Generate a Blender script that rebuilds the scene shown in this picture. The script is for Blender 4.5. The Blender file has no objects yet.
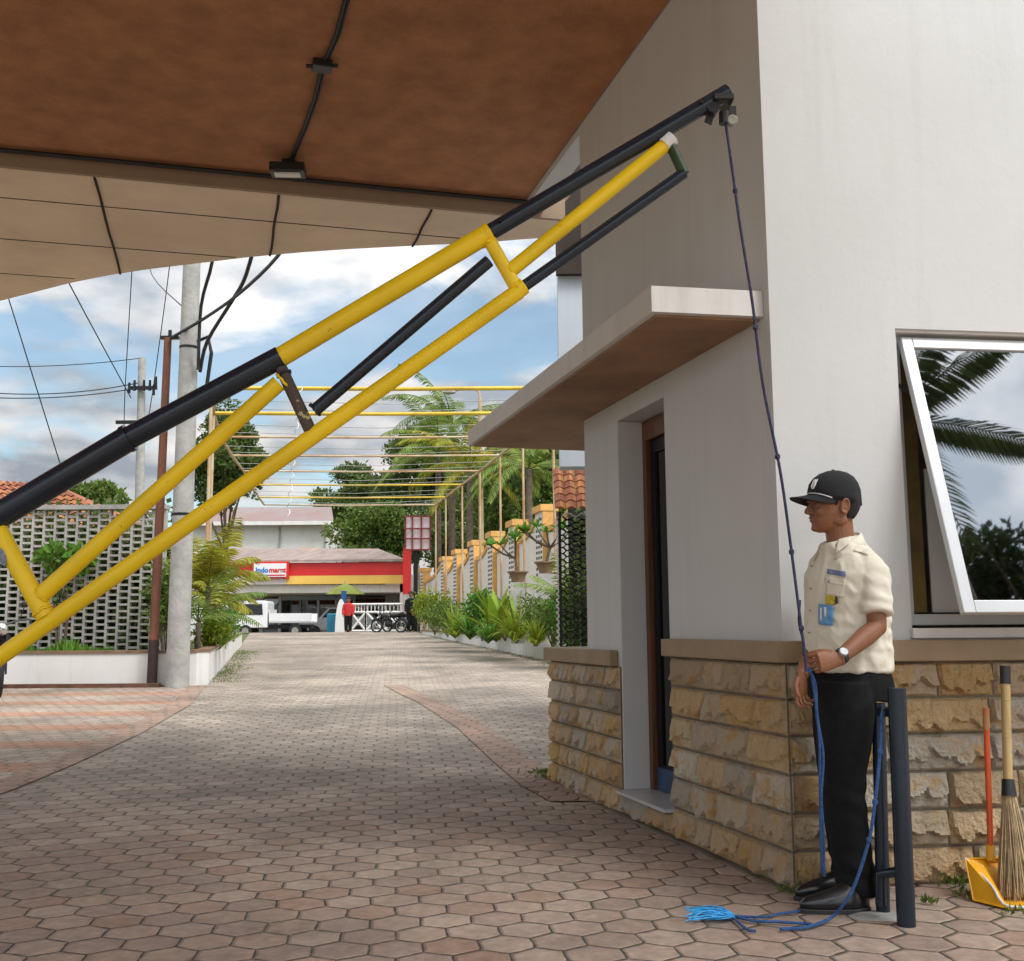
import bpy, bmesh, math, random
from mathutils import Vector, Matrix, noise
from math import sin, cos, pi, radians, atan2, hypot, sqrt
random.seed(7)
S = bpy.context.scene
col = S.collection
# ------------------------------------------------------------------ camera
F_PX, PITCH, ROLL, H = 1080.0, radians(7.75), radians(0.4), 1.10
cam_d = bpy.data.cameras.new('camera'); cam = bpy.data.objects.new('camera', cam_d); col.objects.link(cam)
fwd = Vector((0, cos(PITCH), sin(PITCH))); rt = Vector((1, 0, 0)); up = rt.cross(fwd)
rt2 = rt*cos(-ROLL) + up*sin(-ROLL); up2 = -rt*sin(-ROLL) + up*cos(-ROLL)
M = Matrix((rt2, up2, -fwd)).transposed().to_4x4(); M.translation = (0, 0, H)
cam.matrix_world = M
cam_d.sensor_width = 36; cam_d.lens = F_PX/1024*36; cam_d.clip_start = .05; cam_d.clip_end = 3000
S.camera = cam
# ------------------------------------------------------------------ world and sun
SUN_EL, SUN_AZ = radians(52), radians(128)      # azimuth from +Y towards +X
world = bpy.data.worlds.new('World'); S.world = world; world.use_nodes = True
wt = world.node_tree; wt.nodes.clear()
def wn(t, **k):
    n = wt.nodes.new(t)
    for a, b in k.items(): setattr(n, a, b)
    return n
sky = wn('ShaderNodeTexSky', sky_type='NISHITA', sun_disc=False, sun_elevation=SUN_EL, sun_rotation=SUN_AZ, air_density=1.0, dust_density=1.2, ozone_density=1.0)
tc = wn('ShaderNodeTexCoord'); sep = wn('ShaderNodeSeparateXYZ'); wt.links.new(tc.outputs['Generated'], sep.inputs[0])
mx = wn('ShaderNodeMath', operation='MAXIMUM'); wt.links.new(sep.outputs[2], mx.inputs[0]); mx.inputs[1].default_value = 0.0
ad = wn('ShaderNodeMath', operation='ADD'); wt.links.new(mx.outputs[0], ad.inputs[0]); ad.inputs[1].default_value = .22
dx = wn('ShaderNodeMath', operation='DIVIDE'); dy = wn('ShaderNodeMath', operation='DIVIDE')
wt.links.new(sep.outputs[0], dx.inputs[0]); wt.links.new(ad.outputs[0], dx.inputs[1])
wt.links.new(sep.outputs[1], dy.inputs[0]); wt.links.new(ad.outputs[0], dy.inputs[1])
cb = wn('ShaderNodeCombineXYZ'); wt.links.new(dx.outputs[0], cb.inputs[0]); wt.links.new(dy.outputs[0], cb.inputs[1]); cb.inputs[2].default_value = 3.7
n1 = wn('ShaderNodeTexNoise'); n1.inputs['Scale'].default_value = 2.1; n1.inputs['Detail'].default_value = 9; n1.inputs['Roughness'].default_value = .52; n1.inputs['Distortion'].default_value = .25
wt.links.new(cb.outputs[0], n1.inputs['Vector'])
r1 = wn('ShaderNodeValToRGB'); r1.color_ramp.elements[0].position = .43; r1.color_ramp.elements[1].position = .54
wt.links.new(n1.outputs['Fac'], r1.inputs[0])
n2 = wn('ShaderNodeTexNoise'); n2.inputs['Scale'].default_value = 3.4; n2.inputs['Detail'].default_value = 9
mp = wn('ShaderNodeMapping'); mp.inputs['Location'].default_value = (.13, .22, 5); wt.links.new(cb.outputs[0], mp.inputs[0]); wt.links.new(mp.outputs[0], n2.inputs['Vector'])
r2 = wn('ShaderNodeValToRGB'); r2.color_ramp.elements[0].position = .38; r2.color_ramp.elements[1].position = .62
r2.color_ramp.elements[0].color = (1.0, 1.13, 1.28, 1); r2.color_ramp.elements[1].color = (2.55, 2.46, 2.38, 1)
wt.links.new(n2.outputs['Fac'], r2.inputs[0])
gain = wn('ShaderNodeMix', data_type='RGBA', blend_type='MULTIPLY'); gain.inputs['Factor'].default_value = 1
wt.links.new(sky.outputs[0], gain.inputs['A']); gain.inputs['B'].default_value = (.46, .50, .47, 1)
# overcast-like cloud, brightened overhead and behind the camera to add unseen fill light
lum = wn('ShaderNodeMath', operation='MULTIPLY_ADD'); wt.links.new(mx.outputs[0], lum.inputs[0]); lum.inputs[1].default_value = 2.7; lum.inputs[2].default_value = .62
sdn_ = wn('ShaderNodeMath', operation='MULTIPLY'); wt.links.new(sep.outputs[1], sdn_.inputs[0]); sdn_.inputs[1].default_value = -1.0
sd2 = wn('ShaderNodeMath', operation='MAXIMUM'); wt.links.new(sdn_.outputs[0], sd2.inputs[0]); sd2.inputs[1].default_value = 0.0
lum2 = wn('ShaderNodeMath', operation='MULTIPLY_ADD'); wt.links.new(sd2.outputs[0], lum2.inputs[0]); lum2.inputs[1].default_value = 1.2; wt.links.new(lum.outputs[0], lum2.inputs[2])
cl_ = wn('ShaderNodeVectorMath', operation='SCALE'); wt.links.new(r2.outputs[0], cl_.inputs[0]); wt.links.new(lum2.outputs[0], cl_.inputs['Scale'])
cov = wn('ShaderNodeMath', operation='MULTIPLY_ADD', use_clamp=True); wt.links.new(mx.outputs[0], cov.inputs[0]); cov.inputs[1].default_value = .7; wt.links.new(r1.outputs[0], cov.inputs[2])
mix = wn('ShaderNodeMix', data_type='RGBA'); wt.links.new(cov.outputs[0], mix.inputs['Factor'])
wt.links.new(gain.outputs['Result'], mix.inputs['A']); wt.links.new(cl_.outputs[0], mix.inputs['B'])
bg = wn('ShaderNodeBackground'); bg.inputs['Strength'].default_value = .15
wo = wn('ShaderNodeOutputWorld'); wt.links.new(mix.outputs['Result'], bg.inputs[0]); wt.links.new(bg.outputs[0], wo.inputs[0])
sd = bpy.data.lights.new('sun', 'SUN'); sd.energy = 1.3; sd.angle = radians(20); sd.color = (1, .98, .95)
so = bpy.data.objects.new('sun', sd); col.objects.link(so)
sdir = Vector((sin(SUN_AZ)*cos(SUN_EL), cos(SUN_AZ)*cos(SUN_EL), sin(SUN_EL)))
so.rotation_euler = sdir.to_track_quat('Z', 'Y').to_euler(); so.location = sdir*50
S.view_settings.view_transform = 'Standard'; S.view_settings.look = 'None'; S.view_settings.exposure = 1.25; S.view_settings.gamma = 1
try: S.view_settings.use_curve_mapping = False
except Exception: pass
S.render.engine = 'CYCLES'; S.cycles.max_bounces = 7; S.cycles.diffuse_bounces = 4; S.cycles.transparent_max_bounces = 12
# ------------------------------------------------------------------ helpers
C0 = Vector((0, 0, H))
def ray(x, y): return fwd + rt2*((x-512)/F_PX) - up2*((y-480.5)/F_PX)
def P(x, y, d): v = ray(x, y); return C0 + v*(d/v.y)                 # the world point seen there at depth d
def gz(y):
    if y <= 7: return 0.0
    if y <= 9: return .0125*(y-7)
    if y <= 46: return .025 + .025*(y-9)
    if y <= 49: return .95
    if y <= 62: return .95 - .03*(y-49)
    return .56
def MB(): return bmesh.new()
def tag(o, label=None, cat=None, group=None, kind=None):
    if label: o['label'] = label
    if cat: o['category'] = cat
    if group: o['group'] = group
    if kind: o['kind'] = kind
    return o
def empty(name, loc=(0, 0, 0), rz=0):
    o = bpy.data.objects.new(name, None); col.objects.link(o); o.location = loc; o.rotation_euler = (0, 0, rz); o.empty_display_size = .1
    return o
def build(bm, name, mat, parent=None, smooth=False, world_space=True, bevel=0):
    """link a bmesh as one object; with world_space the vertices are in world coordinates even below a moved parent"""
    bmesh.ops.recalc_face_normals(bm, faces=bm.faces) if name not in NOREC else None
    me = bpy.data.meshes.new(name); bm.to_mesh(me); bm.free()
    if smooth:
        for p in me.polygons: p.use_smooth = True
    mats = mat if isinstance(mat, (list, tuple)) else [mat]
    for m in mats: me.materials.append(m)
    o = bpy.data.objects.new(name, me); col.objects.link(o)
    if parent:
        o.parent = parent
        if world_space and parent.type == 'EMPTY': 
            r = parent
            mm = Matrix.Translation(r.location) @ Matrix.Rotation(r.rotation_euler.z, 4, 'Z')
            if r.parent: mm = Matrix.Translation(r.parent.location) @ Matrix.Rotation(r.parent.rotation_euler.z, 4, 'Z') @ mm
            me.transform(mm.inverted())
        elif world_space and parent.get('root'):
            pass
    if bevel:
        b = o.modifiers.new('bevel', 'BEVEL'); b.width = bevel; b.segments = 2; b.limit_method = 'ANGLE'
    return o
NOREC = set()
def top(bm, name, mat, label, cat, group=None, smooth=False, kind=None, bevel=0):
    """a thing that is one mesh: origin at its base centre"""
    vs = [v.co for v in bm.verts]
    if vs:
        o = Vector((sum(v.x for v in vs)/len(vs), sum(v.y for v in vs)/len(vs), min(v.z for v in vs)))
        bmesh.ops.translate(bm, verts=bm.verts, vec=-o)
    else: o = Vector()
    ob = build(bm, name, mat, None, smooth, bevel=bevel); ob.location = o
    return tag(ob, label, cat, group, kind)
def sub(bm, name, mat, part, smooth=False, bevel=0):
    """sub-part of a part mesh whose own coordinates are its thing's local ones; give bm in that thing's space"""
    r = part.parent
    if r and r.type == 'EMPTY':
        mm = Matrix.Translation(r.location) @ Matrix.Rotation(r.rotation_euler.z, 4, 'Z')
        bmesh.ops.transform(bm, matrix=mm.inverted(), verts=bm.verts)
    return build(bm, name, mat, part, smooth, world_space=False, bevel=bevel)
def quad(bm, *pts):
    try: return bm.faces.new([bm.verts.new(Vector(p)) for p in pts])
    except ValueError: return None
def boxv(bm, o, a, b, c):
    """box from corner o and three edge vectors"""
    o, a, b, c = map(Vector, (o, a, b, c))
    v = [bm.verts.new(o + a*i + b*j + c*k) for i in (0, 1) for j in (0, 1) for k in (0, 1)]
    for f in ((0, 1, 3, 2), (4, 6, 7, 5), (0, 4, 5, 1), (2, 3, 7, 6), (0, 2, 6, 4), (1, 5, 7, 3)): bm.faces.new([v[i] for i in f])
def box(bm, x0, x1, y0, y1, z0, z1): boxv(bm, (x0, y0, z0), (x1-x0, 0, 0), (0, y1-y0, 0), (0, 0, z1-z0))
def cbox(bm, c, sx, sy, sz, rz=0):
    a = Vector((cos(rz), sin(rz), 0)); b = Vector((-sin(rz), cos(rz), 0))
    boxv(bm, Vector(c) - a*sx/2 - b*sy/2 - Vector((0, 0, sz/2)), a*sx, b*sy, (0, 0, sz))
def tube(bm, pts, r, seg=8, caps=True, flat=1.0):
    pts = [Vector(p) for p in pts]; n = len(pts)
    rs = r if isinstance(r, (list, tuple)) else [r]*n
    rings = []; prev = None
    for i, p in enumerate(pts):
        t = (pts[min(i+1, n-1)] - pts[max(i-1, 0)])
        if t.length < 1e-9: t = Vector((0, 0, 1))
        t.normalize()
        if prev is None:
            ref = Vector((0, 0, 1)) if abs(t.z) < .9 else Vector((0, 1, 0))
            u = t.cross(ref).normalized()
        else:
            u = (prev - t*prev.dot(t))
            u = u.normalized() if u.length > 1e-6 else t.orthogonal().normalized()
        prev = u; w = t.cross(u)
        rings.append([bm.verts.new(p + (u*cos(2*pi*k/seg) + w*sin(2*pi*k/seg)*flat)*rs[i]) for k in range(seg)])
    for a, b in zip(rings, rings[1:]):
        for k in range(seg): bm.faces.new((a[k], a[(k+1) % seg], b[(k+1) % seg], b[k]))
    if caps: bm.faces.new(rings[0][::-1]); bm.faces.new(rings[-1])
def loft(bm, rings, caps=True):
    R = [[bm.verts.new(Vector(p)) for p in r] for r in rings]; n = len(R[0])
    for a, b in zip(R, R[1:]):
        for k in range(n): bm.faces.new((a[k], a[(k+1) % n], b[(k+1) % n], b[k]))
    if caps: bm.faces.new(R[0][::-1]); bm.faces.new(R[-1])
def ering(c, rx, ry, rot=0, n=28, e=2.0, tilt=(0, 0)):
    out = []
    for k in range(n):
        a = 2*pi*k/n; ca, sa = cos(a), sin(a)
        x = rx*math.copysign(abs(ca)**(2/e), ca); y = ry*math.copysign(abs(sa)**(2/e), sa)
        out.append((c[0] + x*cos(rot) - y*sin(rot), c[1] + x*sin(rot) + y*cos(rot), c[2] + x*tilt[0] + y*tilt[1]))
    return out
def ball(bm, c, r, sx=1, sy=1, sz=1, sub=2, rot=None):
    m = Matrix.Translation(Vector(c)) @ (rot.to_4x4() if rot else Matrix()) @ Matrix.Diagonal((r*sx, r*sy, r*sz, 1))
    bmesh.ops.create_icosphere(bm, subdivisions=sub, radius=1, matrix=m)
def ext(bm, poly, d):
    """prism from a planar outline and an extrusion vector"""
    d = Vector(d); a = [bm.verts.new(Vector(p)) for p in poly]; b = [bm.verts.new(Vector(p)+d) for p in poly]; n = len(a)
    bm.faces.new(a[::-1]); bm.faces.new(b)
    for k in range(n): bm.faces.new((a[k], a[(k+1) % n], b[(k+1) % n], b[k]))
def lerp(a, b, t): return a + (b-a)*t
def copy_tree(o, parent=None):
    c = o.copy(); col.objects.link(c); c.parent = parent
    for ch in list(o.children): copy_tree(ch, c)
    return c
# ------------------------------------------------------------------ materials
MATS = {}
def nodes(name):
    m = bpy.data.materials.new(name); m.use_nodes = True; t = m.node_tree; MATS[name] = m
    return m, t, t.nodes['Principled BSDF']
def mat(name, c, rough=.6, metal=0, nscale=0, namt=.15, bump=0, bscale=None, c2=None, spec=.5, coord='Object', detail=5, stretch=None, island=0, trans=0, coat=0):
    m, t, b = nodes(name)
    b.inputs['Roughness'].default_value = rough; b.inputs['Metallic'].default_value = metal
    b.inputs['Specular IOR Level'].default_value = spec; b.inputs['Coat Weight'].default_value = coat
    c = tuple(c) + (1,); b.inputs['Base Color'].default_value = c; m.diffuse_color = c
    vec = None; out = None
    if nscale or bump:
        tcn = t.nodes.new('ShaderNodeTexCoord'); vec = tcn.outputs[coord]
        if stretch:
            mpn = t.nodes.new('ShaderNodeMapping'); mpn.inputs['Scale'].default_value = stretch; t.links.new(vec, mpn.inputs[0]); vec = mpn.outputs[0]
    if nscale:
        n = t.nodes.new('ShaderNodeTexNoise'); n.inputs['Scale'].default_value = nscale; n.inputs['Detail'].default_value = detail; n.inputs['Roughness'].default_value = .62
        t.links.new(vec, n.inputs['Vector'])
        r = t.nodes.new('ShaderNodeValToRGB'); r.color_ramp.elements[0].position = .32; r.color_ramp.elements[1].position = .68
        lo = tuple(x*(1-namt) for x in c[:3]) + (1,); hi = tuple(min(1, x*(1+namt)) for x in c[:3]) + (1,)
        if c2: lo = c; hi = tuple(c2) + (1,)
        r.color_ramp.elements[0].color = lo; r.color_ramp.elements[1].color = hi
        t.links.new(n.outputs['Fac'], r.inputs[0]); out = r.outputs[0]
        t.links.new(out, b.inputs['Base Color'])
    if island:
        g = t.nodes.new('ShaderNodeNewGeometry'); hs = t.nodes.new('ShaderNodeHueSaturation')
        mr = t.nodes.new('ShaderNodeMapRange'); mr.inputs['To Min'].default_value = 1-island; mr.inputs['To Max'].default_value = 1+island
        t.links.new(g.outputs['Random Per Island'], mr.inputs['Value']); t.links.new(mr.outputs[0], hs.inputs['Value'])
        m2 = t.nodes.new('ShaderNodeMapRange'); m2.inputs['To Min'].default_value = .5-island*.06; m2.inputs['To Max'].default_value = .5+island*.06
        t.links.new(g.outputs['Random Per Island'], m2.inputs['Value']); t.links.new(m2.outputs[0], hs.inputs['Hue'])
        if out: t.links.new(out, hs.inputs['Color'])
        else: hs.inputs['Color'].default_value = c
        t.links.new(hs.outputs[0], b.inputs['Base Color']); out = hs.outputs[0]
    if bump:
        n = t.nodes.new('ShaderNodeTexNoise'); n.inputs['Scale'].default_value = bscale or 40; n.inputs['Detail'].default_value = 6
        t.links.new(vec, n.inputs['Vector'])
        bp = t.nodes.new('ShaderNodeBump'); bp.inputs['Strength'].default_value = bump; bp.inputs['Distance'].default_value = .02
        t.links.new(n.outputs['Fac'], bp.inputs['Height']); t.links.new(bp.outputs[0], b.inputs['Normal'])
    if trans:
        tr = t.nodes.new('ShaderNodeBsdfTranslucent'); ms = t.nodes.new('ShaderNodeMixShader'); ms.inputs[0].default_value = trans
        if out: t.links.new(out, tr.inputs[0])
        else: tr.inputs[0].default_value = c
        o = t.nodes['Material Output']; t.links.new(b.outputs[0], ms.inputs[1]); t.links.new(tr.outputs[0], ms.inputs[2]); t.links.new(ms.outputs[0], o.inputs[0])
    return m
def N(t, typ, ins=None, **k):
    n = t.nodes.new(typ)
    for a, b in k.items(): setattr(n, a, b)
    for i, v in (ins or {}).items():
        if hasattr(v, 'is_linked'): t.links.new(v, n.inputs[i])
        else: n.inputs[i].default_value = v
    return n
def hex_mat(name, size, flat_top, cols, joint, rot=0, cols2=None, stripes=False, sx=1.0, band=False, moss=.5):
    """hexagonal paving blocks: per-block colour, dark joints with some moss, worn relief"""
    m, t, b = nodes(name); L = t.links
    g = N(t, 'ShaderNodeNewGeometry')
    mpn = N(t, 'ShaderNodeMapping', {0: g.outputs['Position']}); mpn.inputs['Rotation'].default_value = (0, 0, rot); mpn.inputs['Location'].default_value = (57.31, 41.77, 0)
    wob = N(t, 'ShaderNodeTexNoise', {'Vector': mpn.outputs[0], 'Scale': 2.3, 'Detail': 2})
    wv = N(t, 'ShaderNodeVectorMath', {0: wob.outputs['Color'], 1: (.5, .5, .5)}, operation='SUBTRACT')
    wv2 = N(t, 'ShaderNodeVectorMath', {0: wv.outputs[0], 'Scale': .06}, operation='SCALE')
    pa = N(t, 'ShaderNodeVectorMath', {0: mpn.outputs[0], 1: wv2.outputs[0]}, operation='ADD')
    sc = N(t, 'ShaderNodeVectorMath', {0: pa.outputs[0], 1: ((1/size/sx, 1/size, 0))}, operation='MULTIPLY')
    p = sc.outputs[0]
    s = (1.7320508, 1.0, 1.0) if flat_top else (1.0, 1.7320508, 1.0)
    hs_ = tuple(x/2 for x in s)
    def cell(off):
        q = N(t, 'ShaderNodeVectorMath', {0: p, 1: off}, operation='SUBTRACT').outputs[0]
        md = N(t, 'ShaderNodeVectorMath', {0: q, 1: s}, operation='DIVIDE').outputs[0]
        fl = N(t, 'ShaderNodeVectorMath', {0: md}, operation='FLOOR').outputs[0]
        fr = N(t, 'ShaderNodeVectorMath', {0: md, 1: fl}, operation='SUBTRACT').outputs[0]
        a = N(t, 'ShaderNodeVectorMath', {0: fr, 1: (.5, .5, .5)}, operation='SUBTRACT').outputs[0]
        a = N(t, 'ShaderNodeVectorMath', {0: a, 1: (s[0], s[1], 0)}, operation='MULTIPLY').outputs[0]
        return a, N(t, 'ShaderNodeVectorMath', {0: a, 1: a}, operation='DOT_PRODUCT').outputs['Value']
    a, da = cell((0, 0, 0)); c_, dc = cell(hs_)
    lt = N(t, 'ShaderNodeMath', {0: da, 1: dc}, operation='LESS_THAN').outputs[0]
    gv = N(t, 'ShaderNodeMix', {'Factor': lt}, data_type='VECTOR'); L.new(c_, gv.inputs['A']); L.new(a, gv.inputs['B'])
    gvo = gv.outputs['Result'] if gv.outputs['Result'].type == 'VECTOR' else gv.outputs[1]
    idv = N(t, 'ShaderNodeVectorMath', {0: p, 1: gvo}, operation='SUBTRACT').outputs[0]
    idv = N(t, 'ShaderNodeVectorMath', {0: idv, 1: (.25, .25, .25)}, operation='ADD').outputs[0]
    ids = N(t, 'ShaderNodeVectorMath', {0: idv, 1: (.25, .25, .25)}, operation='SNAP').outputs[0]
    wn_ = N(t, 'ShaderNodeTexWhiteNoise', {'Vector': ids})
    ab = N(t, 'ShaderNodeVectorMath', {0: gvo}, operation='ABSOLUTE').outputs[0]
    sp = N(t, 'ShaderNodeSeparateXYZ', {0: ab})
    k = (.8660254, .5, 0) if flat_top else (.5, .8660254, 0)
    d1 = N(t, 'ShaderNodeVectorMath', {0: ab, 1: k}, operation='DOT_PRODUCT').outputs['Value']
    d = N(t, 'ShaderNodeMath', {0: d1, 1: sp.outputs[1 if flat_top else 0]}, operation='MAXIMUM').outputs[0]
    edge = N(t, 'ShaderNodeMath', {0: .5, 1: d}, operation='SUBTRACT').outputs[0]        # 0 at the joint
    en = N(t, 'ShaderNodeTexNoise', {'Vector': g.outputs['Position'], 'Scale': 26.0, 'Detail': 3}).outputs['Fac']
    en2 = N(t, 'ShaderNodeMath', {0: en, 1: .055, 2: -.0275}, operation='MULTIPLY_ADD').outputs[0]
    edge = N(t, 'ShaderNodeMath', {0: edge, 1: en2}, operation='ADD').outputs[0]
    blk = N(t, 'ShaderNodeMapRange', {'Value': edge, 'From Min': .006, 'From Max': .034}, interpolation_type='SMOOTHSTEP').outputs[0]
    rp = N(t, 'ShaderNodeValToRGB', {0: wn_.outputs['Value']}); cr = rp.color_ramp
    cr.interpolation = 'LINEAR'
    while len(cr.elements) < len(cols): cr.elements.new(.5)
    for i, cc in enumerate(cols): cr.elements[i].position = i/(len(cols)-1); cr.elements[i].color = tuple(cc)+(1,)
    colo = rp.outputs[0]
    if cols2:
        rq = N(t, 'ShaderNodeValToRGB', {0: wn_.outputs['Value']})
        while len(rq.color_ramp.elements) < len(cols2): rq.color_ramp.elements.new(.5)
        for i, cc in enumerate(cols2): rq.color_ramp.elements[i].position = i/(len(cols2)-1); rq.color_ramp.elements[i].color = tuple(cc)+(1,)
        ps = N(t, 'ShaderNodeSeparateXYZ', {0: ids}); bn_ = N(t, 'ShaderNodeTexNoise', {'Vector': ids, 'Scale': .12, 'Detail': 4}).outputs['Fac']
        yy_ = N(t, 'ShaderNodeMath', {0: bn_, 1: 26.0, 2: ps.outputs[1]}, operation='MULTIPLY_ADD').outputs[0]
        ff_ = N(t, 'ShaderNodeMapRange', {'Value': yy_, 'From Min': 47.4/size+2, 'From Max': 50.6/size+17}).outputs[0]
        mq = N(t, 'ShaderNodeMix', {'Factor': ff_}, data_type='RGBA'); L.new(rq.outputs[0], mq.inputs['A']); L.new(colo, mq.inputs['B']); colo = mq.outputs['Result']
    if stripes:
        py = N(t, 'ShaderNodeSeparateXYZ', {0: ids})
        st = N(t, 'ShaderNodeMath', {0: py.outputs[1], 1: 1.7320508*2.0}, operation='PINGPONG').outputs[0]
        sm = N(t, 'ShaderNodeMath', {0: st, 1: 2.2}, operation='GREATER_THAN').outputs[0]
        mxn = N(t, 'ShaderNodeMix', {'Factor': sm}, data_type='RGBA'); L.new(colo, mxn.inputs['A']); mxn.inputs['B'].default_value = (.36, .21, .14, 1); colo = mxn.outputs['Result']
    big = N(t, 'ShaderNodeTexNoise', {'Vector': g.outputs['Position'], 'Scale': .55, 'Detail': 6, 'Roughness': .6}).outputs['Fac']
    fine = N(t, 'ShaderNodeTexNoise', {'Vector': g.outputs['Position'], 'Scale': 17.0, 'Detail': 8, 'Roughness': .7}).outputs['Fac']
    v1 = N(t, 'ShaderNodeMapRange', {'Value': big, 'From Min': .36, 'From Max': .64, 'To Min': .62, 'To Max': 1.18}).outputs[0]
    v2 = N(t, 'ShaderNodeMapRange', {'Value': fine, 'From Min': .3, 'From Max': .7, 'To Min': .72, 'To Max': 1.22}).outputs[0]
    vv = N(t, 'ShaderNodeMath', {0: v1, 1: v2}, operation='MULTIPLY').outputs[0]
    hv = N(t, 'ShaderNodeHueSaturation', {'Value': vv, 'Color': colo}).outputs[0]
    mo = N(t, 'ShaderNodeTexNoise', {'Vector': g.outputs['Position'], 'Scale': 1.3, 'Detail': 4}).outputs['Fac']
    mo = N(t, 'ShaderNodeMapRange', {'Value': mo, 'From Min': .5, 'From Max': .62, 'To Max': moss}).outputs[0]
    jc = N(t, 'ShaderNodeMix', {'Factor': mo}, data_type='RGBA'); jc.inputs['A'].default_value = tuple(joint)+(1,); jc.inputs['B'].default_value = (.09, .12, .03, 1)
    fin = N(t, 'ShaderNodeMix', {'Factor': blk}, data_type='RGBA'); L.new(jc.outputs['Result'], fin.inputs['A']); L.new(hv, fin.inputs['B'])
    L.new(fin.outputs['Result'], b.inputs['Base Color']); b.inputs['Roughness'].default_value = .82; b.inputs['Specular IOR Level'].default_value = .35
    hgt = N(t, 'ShaderNodeMapRange', {'Value': edge, 'From Min': 0.0, 'From Max': .085}, interpolation_type='SMOOTHSTEP').outputs[0]
    h2 = N(t, 'ShaderNodeMath', {0: fine, 1: .35, 2: hgt}, operation='MULTIPLY_ADD').outputs[0]
    h3 = N(t, 'ShaderNodeMath', {0: wn_.outputs['Value'], 1: .3, 2: h2}, operation='MULTIPLY_ADD').outputs[0]
    bp = N(t, 'ShaderNodeBump', {'Height': h3, 'Strength': .8, 'Distance': .012}); L.new(bp.outputs[0], b.inputs['Normal'])
    return m
def paint_mat(name, c, dirt=(.30, .26, .2), amt=.25, rough=.8):
    """painted render with faint weathering and vertical run marks"""
    m, t, b = nodes(name); L = t.links
    g = N(t, 'ShaderNodeNewGeometry')
    n_ = N(t, 'ShaderNodeTexNoise', {'Vector': g.outputs['Position'], 'Scale': .9, 'Detail': 7, 'Roughness': .6}).outputs['Fac']
    ms = N(t, 'ShaderNodeMapping', {0: g.outputs['Position']}); ms.inputs['Scale'].default_value = (5, 5, .35)
    n3 = N(t, 'ShaderNodeTexNoise', {'Vector': ms.outputs[0], 'Scale': 1.6, 'Detail': 6, 'Roughness': .65}).outputs['Fac']
    f1 = N(t, 'ShaderNodeMapRange', {'Value': n_, 'From Min': .42, 'From Max': .75, 'To Max': amt}).outputs[0]
    f2 = N(t, 'ShaderNodeMapRange', {'Value': n3, 'From Min': .52, 'From Max': .8, 'To Max': amt*1.2}).outputs[0]
    f = N(t, 'ShaderNodeMath', {0: f1, 1: f2}, operation='ADD').outputs[0]
    mm = N(t, 'ShaderNodeMix', {'Factor': f}, data_type='RGBA'); mm.inputs['A'].default_value = tuple(c)+(1,); mm.inputs['B'].default_value = tuple(dirt)+(1,)
    L.new(mm.outputs['Result'], b.inputs['Base Color']); b.inputs['Roughness'].default_value = rough; b.inputs['Specular IOR Level'].default_value = .3
    n4 = N(t, 'ShaderNodeTexNoise', {'Vector': g.outputs['Position'], 'Scale': 9.0, 'Detail': 8, 'Roughness': .7}).outputs['Fac']
    bp = N(t, 'ShaderNodeBump', {'Height': n4, 'Strength': .25, 'Distance': .008}); L.new(bp.outputs[0], b.inputs['Normal'])
    return m
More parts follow.
